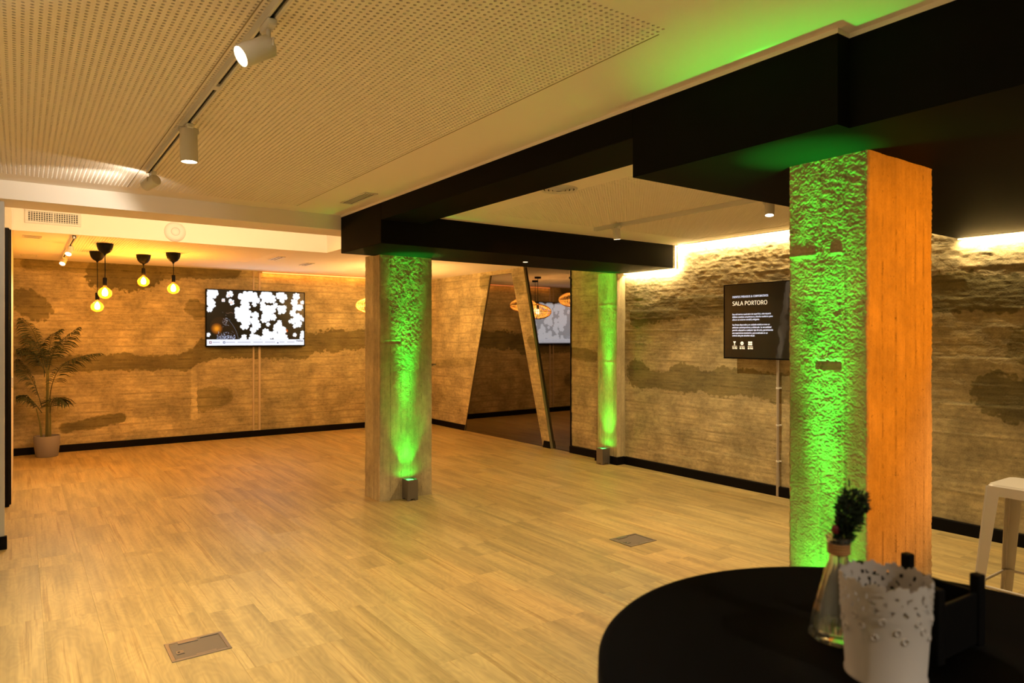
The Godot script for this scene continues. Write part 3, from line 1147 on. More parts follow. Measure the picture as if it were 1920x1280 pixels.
func build_strips() -> void:
	var g := glow("led_strip_glow", Color(1.0, 0.90, 0.66), 5.0)
	var d := Vector3(0.55, -0.83, 0)
	var x := 5.815
	var list := [
		["warm white light strip along the ceiling edge above the dark information screen", V(x, 2.487, 2.34), V(x, 2.487, 5.10), d],
		["short upright warm light strip at the end of the black cross beam", V(x, 2.245, 5.104), V(x, 2.49, 5.104), Vector3(0.6, 0, 0.8)],
		["warm white light strip under the end of the black cross beam next to the pier", V(x, 2.243, 5.11), V(x, 2.243, 5.89), d],
		["warm white light strip under the black block at the right edge, beyond the nearest column", V(x, 2.243, 0.4), V(x, 2.243, 2.32), d],
	]
	for q in list:
		var mb := MB.new()
		var a: Vector3 = q[1]
		var b: Vector3 = q[2]
		mb.box((a + b) * 0.5, (b - a).abs() + Vector3(0.016, 0.010, 0.010), 0.002)
		var o := obj("led_strip", mb, g)
		tag(o, q[0], "light strip", "warm light strips on the right-hand wall")
		area(o, (a + b) * 0.5 + q[3] * 0.016, q[3], b - a, (b - a).length(), L.led, L.led_e * (b - a).length())
	# dim amber strip at the top of the north wall
	var mb := MB.new()
	mb.box(V(4.4, 2.478, 10.735), Vector3(2.8, 0.016, 0.012), 0.002)
	var o := obj("led_strip", mb, glow("amber_strip_glow", lin(1.0, 0.34, 0.09), 1.6))
	tag(o, "dim amber light strip along the top of the far wall right of the television", "light strip")
	area(o, V(4.4, 2.468, 10.728), Vector3(0, -0.9, -0.3), Vector3(1, 0, 0), 2.8, L.amber, L.amber_e * 2.8)
	# the hidden strip that lights the recess behind the white drop
	mb = MB.new()
	mb.box(V(1.4, 2.56, 6.352), Vector3(2.95, 0.014, 0.012), 0.002)
	o = obj("led_strip", mb, glow("cove_strip_glow", Color(1.0, 0.85, 0.6), 2.0))
	tag(o, "light strip hidden behind the white drop beam, washing the pale upstand", "light strip")
	area(o, V(1.4, 2.565, 6.362), Vector3(0, 0.03, -1), Vector3(1, 0, 0), 2.95, L.cove, L.cove_e * 2.95)


func slot_grille(called: String, label: String, at: Vector3, lx: float, lz: float, slots: int, cross := false) -> void:
	var t := thing(called, label, "grille", at)
	var mb := MB.new()
	var f := 0.016
	for s in [-1, 1]:
		mb.box(Vector3(0, -0.004, s * (lz / 2 - f / 2)), Vector3(lx, 0.008, f), 0.002)
		mb.box(Vector3(s * (lx / 2 - f / 2), -0.004, 0), Vector3(f, 0.008, lz - 2 * f), 0.002)
	obj("frame", mb, M.white_metal, t)
	mb = MB.new()
	mb.box(Vector3(0, -0.0008, 0), Vector3(lx - 2 * f, 0.0014, lz - 2 * f))
	obj("dark_opening", mb, M.dark_slot, t)
	var gap := ((lx if lx < lz else lz) - 2 * f) / slots
	for k in range(1, slots):
		mb = MB.new()
		var e := -gap * slots / 2 + gap * k
		if lx < lz:
			mb.box(Vector3(e, -0.004, 0), Vector3(gap * 0.42, 0.005, lz - 2 * f), 0.001)
		else:
			mb.box(Vector3(0, -0.004, e), Vector3(lx - 2 * f, 0.005, gap * 0.42), 0.001)
		obj("blade", mb, M.white_metal, t)


func build_ceiling_fittings() -> void:
	slot_grille("air_grille", "narrow slotted air grille in the main ceiling next to the black beam", V(2.17, YC, 5.13), 0.11, 0.50, 4)
	slot_grille("air_grille", "square slotted air grille in the far bay ceiling nearest the lit upstand", V(0.105, YN, 8.36), 0.16, 0.16, 6)
	slot_grille("air_grille", "small slotted air grille in the far bay ceiling close to the far wall", V(0.10, YN, 10.25), 0.17, 0.17, 3)
	slot_grille("air_grille", "slim slotted air grille in the far bay ceiling above the television", V(2.65, YN, 8.85), 0.10, 0.42, 2)
	slot_grille("air_grille", "faint slim air grille in the far bay ceiling right of the television", V(3.2, YN, 9.33), 0.10, 0.36, 2)
	# round diffuser, half hidden by the shallow beam
	var t := thing("ceiling_diffuser", "round ringed air diffuser in the lower ceiling behind the shallow black beam", "diffuser", V(2.965, YE, 3.62))
	for k in 4:
		var mb := MB.new()
		var r := 0.12 - k * 0.028
		mb.lathe([Vector2(r - 0.016, -0.006 - k * 0.003), Vector2(r, -0.012 - k * 0.003), Vector2(r + 0.004, -0.006 - k * 0.002), Vector2(r + 0.006, 0.0)], 32)
		obj("ring", mb, M.white_metal, t)
	var mb := MB.new()
	mb.lathe([Vector2(0.0, -0.002), Vector2(0.115, -0.002), Vector2(0.115, 0.0)], 32)
	obj("dark_opening", mb, M.dark_slot, t)
	# grille on the lit upstand
	t = thing("air_grille", "white rectangular air grille of small square cells on the lit upstand at left", "grille", V(0.267, 2.641, 7.947))
	mb = MB.new()
	for s in [-1, 1]:
		mb.box(Vector3(0, s * 0.056, 0.006), Vector3(0.45, 0.022, 0.012), 0.002)
		mb.box(Vector3(s * 0.211, 0, 0.006), Vector3(0.028, 0.09, 0.012), 0.002)
	obj("frame", mb, M.white_metal, t)
	mb = MB.new()
	mb.box(Vector3(0, 0, 0.0012), Vector3(0.395, 0.09, 0.002))
	obj("dark_opening", mb, M.dark_slot, t)
	for k in 5:
		mb = MB.new()
		mb.box(Vector3(0, -0.036 + k * 0.018, 0.008), Vector3(0.395, 0.0065, 0.004), 0.001)
		obj("bar", mb, M.white_metal, t)
	mb = MB.new()
	for k in 19:
		mb.box(Vector3(-0.18 + k * 0.02, 0, 0.005), Vector3(0.0075 if k != 9 else 0.014, 0.09, 0.005))
	obj("upright_blades", mb, M.white_metal, t)
	# round access point
	t = thing("wireless_access_point", "round white disc fixed to the lit upstand above the hanging bulbs", "access point", V(1.328, 2.60, 7.947))
	mb = MB.new()
	mb.lathe([Vector2(0.0, 0.034), Vector2(0.03, 0.034), Vector2(0.032, 0.032), Vector2(0.036, 0.0325), Vector2(0.072, 0.029), Vector2(0.096, 0.018), Vector2(0.103, 0.004), Vector2(0.103, 0.0)], 40, Vector3.ZERO, basis_y(Vector3(0, 0, 1)))
	var cov := obj("cover", mb, mat("white_plastic", Color(0.88, 0.86, 0.84), 0.5), t)
	mb = MB.new()
	mb.lathe([Vector2(0.036, 0.0335), Vector2(0.040, 0.0338), Vector2(0.044, 0.0325)], 40, Vector3.ZERO, basis_y(Vector3(0, 0, 1)))
	obj("ring", mb, mat("grey_ring", Color(0.74, 0.72, 0.70), 0.5), cov)


func rail(label: String, x: float, n0: float, n1: float, y: float) -> void:
	var t := thing("track_rail", label, "track", V(x, y, n0))
	var l := n1 - n0
	var mb := MB.new()
	mb.box(Vector3(-0.0125, -0.016, -l / 2), Vector3(0.010, 0.032, l), 0.001)
	mb.box(Vector3(0.0125, -0.016, -l / 2), Vector3(0.010, 0.032, l), 0.001)
	mb.box(Vector3(0, -0.004, -l / 2), Vector3(0.03, 0.008, l))
	for e in [0.006, l - 0.006]:
		mb.box(Vector3(0, -0.016, -e), Vector3(0.034, 0.031, 0.012), 0.001)
	obj("channel", mb, M.white_metal, t)
	if n0 < 1.0:
		for e in [3.13]:
			mb = MB.new()
			mb.box(Vector3(0, -0.0165, -(e - n0)), Vector3(0.037, 0.034, 0.09 if e < 3 else 0.05), 0.001)
			obj("joiner", mb, M.white_metal, t)
	mb = MB.new()
	mb.box(Vector3(0, -0.014, -l / 2), Vector3(0.0145, 0.012, l - 0.03))
	obj("dark_conductor_slot", mb, M.dark_slot, t)


# a cylindrical spotlight on a track: the adapter sits at `at`, the barrel turns about its pivot
func track_spot(label: String, at: Vector3, dir: Vector3, r: float, len: float, e: float, angle: float, blend: float, group: String, drop := 0.075, lens := 7.0, back := 0.35, white := false) -> Node3D:
	var t := thing("track_spotlight", label, "spotlight", at, 0.0, group)
	var d := dir.normalized()
	var pivot := Vector3(0, -drop, 0)
	var mb := MB.new()
	mb.box(Vector3(0, -0.044, 0), Vector3(0.032, 0.023, 0.10), 0.004)
	obj("adapter", mb, M.white_metal, t)
	mb = MB.new()
	mb.tube([Vector3(0, -0.05, 0), pivot + Vector3(0, -0.004, 0)], 0.008, 0.008, 10)
	var side := d.cross(Vector3.UP)
	side = Vector3(1, 0, 0) if side.length() < 0.1 else side.normalized()
	for s in [-1, 1]:
		mb.tube([pivot + Vector3(0, 0.012, 0), pivot + side * s * (r + 0.004) + Vector3(0, 0.004, 0), pivot + side * s * (r + 0.004) - Vector3(0, 0.02, 0)], 0.0035, 0.0035, 6)
	obj("bracket", mb, M.white_metal, t)
	var bs := basis_y(d)
	var o := pivot - d * len * back - Vector3(0, r * 0.6, 0) * (1.0 - absf(d.y))
	mb = MB.new()
	mb.lathe([Vector2(0.0, 0.0), Vector2(r - 0.006, 0.0), Vector2(r, 0.006), Vector2(r, len), Vector2(r - 0.004, len), Vector2(r - 0.005, len - 0.012)], 32, o, bs)
	var barrel := obj("barrel", mb, M.white_metal, t)
	mb = MB.new()
	mb.lathe([Vector2(0.0, len - 0.010), Vector2(r - 0.005, len - 0.012)], 32, o, bs)
	var lm: Material = M.get("lens_glow_%.1f" % lens)
	if lm == null:
		lm = glow("lens_glow_%.1f" % lens, Color(1.0, 0.93, 0.80), lens)
	obj("lens", mb, lm, barrel)
	spot(t, o + d * (len + 0.004), d, L.white if white else L.spot, e, angle, blend, r * 0.8)
	if white:
		spot(t, o + d * (len + 0.006), d, L.white if white else L.spot, e * L.spill, 80.0, 0.25, r * 0.5)
	return t


func build_track_lights() -> void:
	rail("long white ceiling track with a black slot over the left of the hall", 0.685, 0.6, 5.02, YC)
	var g := "spotlights on the long track"
	track_spot("white spotlight on the long track whose glowing face is turned to the left", V(0.685, YC, 2.38), Vector3(-0.84, -0.54, 0.09), 0.037, 0.12, L.spot_e, 42.0, 0.5, g, 0.10, 12.0, 0.08)
	track_spot("white cylinder spotlight hanging straight down from the middle of the long track", V(0.69, YC, 3.76), Vector3(0.02, -1, 0.0), 0.041, 0.165, L.down_e, 68.0, 0.9, g, 0.05, 12.0, 0.0)
	track_spot("white spotlight at the far end of the long track, seen from behind", V(0.70, YC, 4.97), Vector3(-0.50, -0.30, -0.81), 0.037, 0.105, L.spot_e * 0.065, 44.0, 0.5, g, 0.075, 8.0, 0.35, true)
	track_spot("white spotlight on the long track beyond the top edge of the picture", V(0.685, YC, 1.93), Vector3(-0.93, -0.24, 0.28), 0.037, 0.105, L.spot_e * 0.5, 42.0, 0.5, g, 0.075, 8.0, 0.35, true)
	for q in [[-1.0, -0.6, "near"], [0.9, -1.5, "far"]]:
		var dl := thing("recessed_downlight", "round white downlight behind the photographer, the one %s the left wall" % ("closer to" if q[2] == "near" else "farther from"), "downlight", V(q[0], YC, q[1]), 0.0, "downlights behind the camera")
		var db := MB.new()
		db.lathe([Vector2(0.045, -0.002), Vector2(0.060, -0.006), Vector2(0.066, 0.0)], 28)
		obj("trim_ring", db, M.white_metal, dl)
		db = MB.new()
		db.lathe([Vector2(0.0, -0.002), Vector2(0.045, -0.002)], 28)
		obj("lens", db, glow("downlight_lens_glow", Color(1.0, 0.96, 0.88), 5.0), dl)
		if q[2] == "near":
			spot(dl, Vector3(0, -0.012, 0), Vector3(1.2, -2.59, -2.75), L.white, 26.0, 27.0, 1.0, 0.04)
		else:
			spot(dl, Vector3(0, -0.012, 0), Vector3(0.0, -1, -0.1), L.white, L.white_e, 60.0, 0.7, 0.04)
	var sl := thing("recessed_downlight", "round white downlight in the black block above the bar stool, outside the picture", "downlight", V(3.75, YB, 0.55), 0.0, "downlights behind the camera")
	var sb := MB.new()
	sb.lathe([Vector2(0.04, -0.002), Vector2(0.055, -0.006), Vector2(0.06, 0.0)], 28)
	obj("trim_ring", sb, M.black_plastic, sl)
	sb = MB.new()
	sb.lathe([Vector2(0.0, -0.002), Vector2(0.04, -0.002)], 28)
	obj("lens", sb, M.downlight_lens_glow, sl)
	spot(sl, Vector3(0, -0.012, 0), Vector3(0.35, -1, -0.35), L.spot, 2.7, 50.0, 0.8, 0.04)
	rail("thin white ceiling track in the lower ceiling on the right", 4.29, 2.40, 4.72, YE)
	g = "spotlights on the right-hand track"
	track_spot("small white spotlight on the thin right-hand track near the black cross beam", V(4.25, YE, 4.40), Vector3(0.10, -1, 0.0), 0.033, 0.10, L.east_e * 1.3, 68.0, 0.6, g, 0.045, 12.0, 0.0)
	track_spot("bright small spotlight on the thin right-hand track beside the nearest column", V(4.32, YE, 2.93), Vector3(-0.2, -1, 0.1), 0.033, 0.10, L.east_e, 48.0, 0.6, g, 0.045, 14.0, 0.0)
	rail("short ceiling track of the far bay above the palm", 0.44, 8.02, 10.5, YN)
	g = "spotlights of the far bay"
	track_spot("nearer of the two small spotlights in the far bay above the palm", V(0.44, YN, 8.72), Vector3(-0.25, -0.8, 0.55), 0.033, 0.11, L.north_e, 40.0, 0.6, g, 0.06, 8.0)
	track_spot("farther of the two small spotlights in the far bay, closer to the far wall", V(0.44, YN, 9.95), Vector3(-0.25, -0.7, 0.6), 0.033, 0.11, L.north_e, 40.0, 0.6, g, 0.06, 8.0)
	# amber spotlight out of the picture, under the black block, on the near column
	var t := thing("track_spotlight", "amber spotlight under the black block outside the picture, aimed at the nearest column", "spotlight", V(3.25, YB, -1.6))
	var dir := Vector3(-0.05, -0.22, -1).normalized()
	var mb := MB.new()
	mb.box(Vector3(0, -0.012, 0), Vector3(0.10, 0.024, 0.10), 0.004)
	mb.tube([Vector3(0, -0.02, 0), Vector3(0, -0.10, 0)], 0.008, 0.008, 8)
	mb.lathe([Vector2(0.0, -0.08), Vector2(0.05, -0.08), Vector2(0.05, 0.09), Vector2(0.044, 0.09), Vector2(0.044, 0.07)], 24, Vector3(0, -0.13, 0), basis_y(dir))
	obj("barrel", mb, M.black_plastic, t)
	mb = MB.new()
	mb.lathe([Vector2(0.0, 0.07), Vector2(0.044, 0.07)], 24, Vector3(0, -0.13, 0), basis_y(dir))
	obj("lens", mb, glow("amber_lens_glow", lin(1.0, 0.4, 0.05), 4.0), t)
	spot(t, Vector3(0, -0.13, 0) + dir * 0.095, dir, L.orange, L.orange_e, 20.0, 0.7, 0.04)
	# green floor uplights
	var gu := "green floor uplights"
	uplight("small grey box uplight at the front foot of the middle column", V(2.945, 0, 5.765), 0.0, gu)
	uplight("small grey box uplight at the foot of the slim pier on the right-hand wall", V(5.632, 0, 6.055), -PI / 2, gu)
	uplight("small grey box uplight at the foot of the nearest column, behind the black table", V(2.695, 0, 1.615), -PI / 2, gu)


func uplight(label: String, at: Vector3, turn: float, group: String) -> void:
	var t := thing("floor_uplight", label, "uplight", at, turn, group)
	var mb := MB.new()
	var w := 0.105
	var dp := 0.115
	var h := 0.19
	# housing with arched feet: two cheeks and a front, open below
	for s in [-1, 1]:
		var poly := [Vector2(-dp / 2, 0), Vector2(-dp / 2 + 0.018, 0), Vector2(-dp / 2 + 0.03, 0.016), Vector2(dp / 2 - 0.03, 0.016), Vector2(dp / 2 - 0.018, 0), Vector2(dp / 2, 0), Vector2(dp / 2, h), Vector2(-dp / 2, h)]
		mb.prism(poly, Vector3(s * (w / 2 - 0.003) - 0.003, 0, 0), Vector3(0, 0, 1), Vector3.UP, Vector3(0.006, 0, 0))
	for s in [-1, 1]:
		var poly := [Vector2(-w / 2 + 0.006, 0), Vector2(-w / 2 + 0.024, 0), Vector2(-w / 2 + 0.036, 0.016), Vector2(w / 2 - 0.036, 0.016), Vector2(w / 2 - 0.024, 0), Vector2(w / 2 - 0.006, 0), Vector2(w / 2 - 0.006, h), Vector2(-w / 2 + 0.006, h)]
		mb.prism(poly, Vector3(0, 0, s * (dp / 2 - 0.003) - 0.003), Vector3(1, 0, 0), Vector3.UP, Vector3(0, 0, 0.006))
	obj("housing", mb, M.grey_metal, t)
	mb = MB.new()
	mb.box(Vector3(0, h - 0.022, 0), Vector3(w - 0.012, 0.02, dp - 0.012))
	var deck := obj("lamp_deck", mb, M.dark_slot, t)
	mb = MB.new()
	mb.lathe([Vector2(0.0, 0.004), Vector2(0.036, 0.004), Vector2(0.040, 0.0)], 24, Vector3(0, h - 0.012, -0.005))
	obj("lens", mb, M.get("green_lens_glow") if M.has("green_lens_glow") else glow("green_lens_glow", lin(0.1, 1.0, 0.15), 3.0), deck)
	# narrow beams that graze the column, the soft light near its foot and the beam up to the ceiling
	for k in [-1, 1]:
		spot(t, Vector3(k * 0.030, h + 0.004, -0.004), Vector3(k * 0.008, 1, -0.030), L.green, L.green_e * 1.2, 6.5, 1.0, 0.015)
		spot(t, Vector3(k * 0.032, h + 0.004, -0.004), Vector3(k * 0.03, 1, -0.085), L.green, L.green_e * 0.13, 22.0, 0.9, 0.015)
		spot(t, Vector3(k * 0.036, h + 0.004, -0.004), Vector3(k * 0.1, 1, -0.5), L.green, L.green_e * 0.0032, 72.0, 0.8, 0.015)
	spot(t, Vector3(0, h + 0.004, 0.02), Vector3(0, 1, 0.015), L.green, L.green_e * 5.5, 9.0, 1.0, 0.015)
	spot(t, Vector3(0, h + 0.004, 0.03), Vector3(0, 1, 0.08), L.green, L.green_e * 0.36, 17.0, 1.0, 0.015)
	spot(t, Vector3(0, h + 0.004, -0.004), Vector3(0, 1, 0.05), L.green, L.green_e * 0.04, 40.0, 1.0, 0.02)


func build_pendants() -> void:
	# bare filament bulbs
	var glass := mat("amber_glass", Color(1.0, 0.60, 0.22, 0.13), 0.06)
	glass.transparency = BaseMaterial3D.TRANSPARENCY_ALPHA
	glass.emission_enabled = true
	glass.emission = lin(1.0, 0.32, 0.02)
	glass.emission_energy_multiplier = 0.12
	var fil := glow("filament_glow", lin(1.0, 0.80, 0.45), 6.0)
	var spots := [
		["hanging bulb on a short cord, second from left, its black cup nearest the camera", 0.745, 8.527, 549.5],
		["lowest hanging bulb, on the longest cord, leftmost of the four", 0.742, 9.376, 575.0],
		["hanging bulb with the shortest cord, third from left", 1.227, 9.423, 528.0],
		["hanging bulb nearest the television, rightmost of the four", 1.488, 9.009, 541.5],
	]
	for k in spots.size():
		var q: Array = spots[k]
		var t := thing("pendant_bulb", q[0], "pendant lamp", V(q[1], YN, q[2]), 0.0, "bare bulbs hanging in the far bay")
		var zc: float = q[1] * 0.5797 + q[2] * 0.8148
		var by: float = 1.5 - (q[3] - 631.86) * zc / 1298.77 - YN      # bulb centre below the ceiling
		var cup := 0.080
		var mb := MB.new()
		var prof := [Vector2(0.0, -0.128), Vector2(0.010, -0.126), Vector2(0.013, -0.112), Vector2(0.026, -0.106), Vector2(0.048, -0.092), Vector2(0.066, -0.066), Vector2(0.076, -0.036), Vector2(cup, -0.010), Vector2(cup, -0.002), Vector2(0.0, -0.001)]
		mb.lathe(prof, 28)
		obj("canopy", mb, M.black_plastic, t)
		mb = MB.new()
		mb.tube([Vector3(0, -0.12, 0), Vector3(0.002, by * 0.55, 0), Vector3(0, by + 0.15, 0)], 0.0045, 0.0045, 8)
		obj("cord", mb, M.black_plastic, t)
		mb = MB.new()
		mb.lathe([Vector2(0.0, 0.165), Vector2(0.018, 0.165), Vector2(0.022, 0.16), Vector2(0.022, 0.085), Vector2(0.018, 0.08), Vector2(0.0, 0.08)], 20, Vector3(0, by, 0))
		obj("socket", mb, M.black_plastic, t)
		mb = MB.new()
		var bp := []
		for s in 15:
			var a := PI * s / 14.0
			var rr := 0.068 * sin(a)
			var yy := -0.060 * cos(a)
			if yy > 0.045:
				rr = maxf(rr, 0.017)
				yy = yy * 1.45 - 0.02
			bp.append(Vector2(rr, yy))
		bp[14] = Vector2(0.017, 0.085)
		mb.lathe(bp, 30, Vector3(0, by, 0))
		var bg := obj("bulb_glass", mb, glass, t)
		mb = MB.new()
		mb.lathe([Vector2(0.0, -0.034), Vector2(0.022, -0.028), Vector2(0.030, 0.0), Vector2(0.024, 0.03), Vector2(0.011, 0.05), Vector2(0.0, 0.06)], 14, Vector3(0, by, 0))
		obj("filament", mb, fil, bg)
		omni(t, Vector3(0, by, 0), L.fil, L.fil_e, 0.02)

	# woven lamps: seen in the mirror, one peeps out behind the middle column
	var strand := mat("woven_strand", Color(0.90, 0.72, 0.42), 0.7)
	var bulb := glow("woven_bulb_glow", lin(1.0, 0.75, 0.4), 8.0)
	var first: Node3D
	var wl := [
		["woven lamp just left of the middle column, partly hidden behind it", 4.276, 9.64, 1.97],
		["woven lamp hidden behind the middle column, shown lowest in the mirror before the television", 4.70, 9.05, 1.92],
		["woven lamp seen at the right edge of the mirror above the television", 4.23, 8.725, 2.12],
		["woven lamp seen in the left mirror beside the slanted strip", 4.69, 9.46, 2.045],
	]
	for k in wl.size():
		var q: Array = wl[k]
		if k == 0:
			first = thing("woven_pendant_lamp", q[0], "pendant lamp", V(q[1], YN, q[2]), 0.0, "woven pendant lamps")
			woven(first, q[3] - YN, strand, bulb)
		else:
			var t := thing("woven_pendant_lamp", q[0], "pendant lamp", V(q[1], YN, q[2]), 0.0, "woven pendant lamps")
			woven(t, q[3] - YN, strand, bulb)


func woven(t: Node3D, cy: float, strand: Material, bulb: Material) -> void:
	var mb := MB.new()
	mb.lathe([Vector2(0.0, -0.03), Vector2(0.05, -0.03), Vector2(0.055, -0.025), Vector2(0.055, 0.0)], 24)
	obj("canopy", mb, M.black_plastic, t)
	mb = MB.new()
	mb.tube([Vector3(0, -0.02, 0), Vector3(0, cy + 0.09, 0)], 0.004, 0.004, 8)
	mb.lathe([Vector2(0.0, 0.0), Vector2(0.02, 0.0), Vector2(0.02, 0.07), Vector2(0.0, 0.07)], 12, Vector3(0, cy + 0.045, 0))
	obj("cord", mb, M.black_plastic, t)
	var key := "woven_mesh"
	if not M.has(key):
		var s := MB.new()
		for k in 44:
			var an := TAU * k / 44.0
			var pts := []
			for e in 13:
				var a := lerpf(0.20, PI - 0.20, e / 12.0)
				pts.append(Vector3(cos(an) * sin(a) * 0.222, cos(a) * 0.122, sin(an) * sin(a) * 0.222))
			s.tube(pts, 0.0042, 0.0042, 5)
		for a in [0.20, PI / 2, PI - 0.20]:
			var ring := []
			for e in 41:
				ring.append(Vector3(cos(TAU * e / 40.0) * sin(a) * 0.220, cos(a) * 0.122, sin(TAU * e / 40.0) * sin(a) * 0.220))
			s.tube(ring, 0.004, 0.004, 5)
		M[key] = s.mesh()
	var sh := obj("shade", M[key], strand, t)
	sh.position = Vector3(0, cy, 0)
	mb = MB.new()
	mb.lathe([Vector2(0.0, -0.045), Vector2(0.025, -0.035), Vector2(0.035, -0.008), Vector2(0.028, 0.02), Vector2(0.015, 0.045), Vector2(0.0, 0.05)], 18, Vector3(0, cy, 0))
	obj("bulb", mb, bulb, t)
	omni(t, Vector3(0, cy, 0), L.weave, L.weave_e, 0.03)


# ---------------------------------------------------------------- screens
func lettering(called: String, words: String, size: float, m: Material, parent: Node, at: Vector3, bs: Basis, serif := false, width := 0.0, bold := 400) -> MeshInstance3D:
	var f := SystemFont.new()
	f.font_names = PackedStringArray(["Droid Serif" if serif else "Droid Sans"])
	f.font_weight = bold
	var tm := TextMesh.new()
	tm.text = words
	tm.font = f
	tm.font_size = 64
	tm.pixel_size = size / 46.0
	tm.depth = 0.0006
	tm.horizontal_alignment = HORIZONTAL_ALIGNMENT_LEFT
	tm.vertical_alignment = VERTICAL_ALIGNMENT_BOTTOM
	var o := obj(called, tm, m, parent)
	var sx := 1.0
	if width > 0.0:
		var w := tm.get_aabb().size.x
		if w > 0.001:
			sx = width / w
	o.transform = Transform3D(bs * Basis.from_scale(Vector3(sx, 1, 1)), at - Vector3(0, f.get_descent(64) * tm.pixel_size, 0))
	return o


func build_screens() -> void:
	# television on the north wall
	var w := 1.443
	var h := 0.842
	var t := thing("television", "wide flat television on the far wall showing white blossom before the dark", "television", V(2.9135, 1.777, NN - 0.09))
	var mb := MB.new()
	mb.box(Vector3(0, 0, -0.03), Vector3(w, h, 0.055), 0.004)
	mb.box(Vector3(0, 0, -0.065), Vector3(0.5, 0.4, 0.018), 0.003)
	obj("case", mb, M.black_plastic, t)
	mb = MB.new()
	mb.quad(Vector3(-w / 2 + 0.012, h / 2 - 0.012, -0.0015), Vector3(w / 2 - 0.012, h / 2 - 0.012, -0.0015), Vector3(w / 2 - 0.012, -h / 2 + 0.022, -0.0015), Vector3(-w / 2 + 0.012, -h / 2 + 0.022, -0.0015), Vector3(0, 0, 1))
	mb.box(Vector3(0, 0.005, -0.0025), Vector3(w - 0.03, h - 0.04, 0.0015))
	var screen := obj("screen", mb, glow_picture("blossom_picture", blossom_image(), 0.86), t)
	for k in range(4, mb.t.size()):
		mb.t[k] = Vector2(0.02, 0.97)
	screen.mesh = mb.mesh()
	# bezel, proud of the picture
	mb = MB.new()
	for s in [-1, 1]:
		mb.box(Vector3(s * (w / 2 - 0.006), 0, 0.001), Vector3(0.012, h, 0.006), 0.001)
	mb.box(Vector3(0, h / 2 - 0.006, 0.001), Vector3(w - 0.024, 0.012, 0.006), 0.001)
	mb.box(Vector3(0, -h / 2 + 0.011, 0.001), Vector3(w - 0.024, 0.022, 0.006), 0.001)
	obj("bezel", mb, M.black_plastic, t)
	var ink := mat("bar_ink", Color(0.10, 0.10, 0.14), 0.8)
	lettering("lettering", "Thebas", 0.024, ink, t, Vector3(w / 2 - 0.135, -h / 2 + 0.075, -0.0008), Basis(), false, 0.105, 700)
	area(t, Vector3(0, 0, 0.012), Vector3(0, 0, 1), Vector3(1, 0, 0), w - 0.05, Color(0.95, 0.97, 1.0), 0.32, h - 0.08)

	# the information screen on the east wall
	w = 1.216
	h = 0.7225
	t = thing("information_screen", "dark information screen with white lettering on the right-hand concrete wall", "screen", V(5.654, 1.652, 3.741), -PI / 2)
	mb = MB.new()
	mb.box(Vector3(0, 0, -0.024), Vector3(w, h, 0.045), 0.003)
	mb.box(Vector3(0, 0, -0.052), Vector3(0.45, 0.35, 0.012), 0.003)
	mb.box(Vector3(0, 0, -0.115), Vector3(0.10, 0.12, 0.12), 0.004)
	mb.box(Vector3(0, 0, -0.178), Vector3(0.26, 0.26, 0.008), 0.002)
	obj("case", mb, M.black_plastic, t)
	mb = MB.new()
	mb.quad(Vector3(-w / 2 + 0.008, h / 2 - 0.008, -0.0008), Vector3(w / 2 - 0.008, h / 2 - 0.008, -0.0008), Vector3(w / 2 - 0.008, -h / 2 + 0.014, -0.0008), Vector3(-w / 2 + 0.008, -h / 2 + 0.014, -0.0008), Vector3(0, 0, 1))
	obj("screen", mb, glow_picture("dark_picture", dark_screen_image(), 0.9), t)
	mb = MB.new()
	for s in [-1, 1]:
		mb.box(Vector3(s * (w / 2 - 0.004), 0, 0.001), Vector3(0.008, h, 0.005), 0.001)
	mb.box(Vector3(0, h / 2 - 0.004, 0.001), Vector3(w - 0.016, 0.008, 0.005), 0.001)
	mb.box(Vector3(0, -h / 2 + 0.007, 0.001), Vector3(w - 0.016, 0.014, 0.005), 0.001)
	obj("bezel", mb, M.black_plastic, t)
	var white := glow("white_lettering_glow", Color(0.86, 0.90, 1.0), 1.0)
	var cream := glow("cream_lettering_glow", Color(0.97, 0.92, 0.80), 0.85)
	var lx := -w / 2 + 0.100
	var top := h / 2
	var rows := [
		["EVENTOS PRIVADOS & CORPORATIVOS", 0.0195, 0.135, white, 0.394, false],
		["SALA PORTORO", 0.040, 0.208, cream, 0.383, false],
		["Dos mil metros cuadrados de superficie, este espacio", 0.0155, 0.301, white, 0.422, false],
		["diáfano combina arquitectura y diseño moderno para", 0.0155, 0.327, white, 0.442, false],
		["ofrecer un entorno versátil y elegante.", 0.0155, 0.353, white, 0.304, false],
		["Sus líneas depuradas y su cuidada estética crean un", 0.0155, 0.402, white, 0.411, false],
		["ambiente contemporáneo y sofisticado. Su versatilidad", 0.0155, 0.428, white, 0.428, false],
		["permite adaptarlo a cualquier tipo de acto, garantizando", 0.0155, 0.454, white, 0.445, false],
		["una experiencia envolvente y personalizada en un", 0.0155, 0.481, white, 0.389, false],
		["entorno de gran atractivo visual.", 0.0155, 0.506, white, 0.252, false],
	]
	for q in rows:
		lettering("lettering", q[0], q[1], q[3], t, Vector3(lx, top - q[2], 0.0006), Basis(), q[5], q[4], 400)
	var at := [lx + 0.027, lx + 0.112, lx + 0.203]
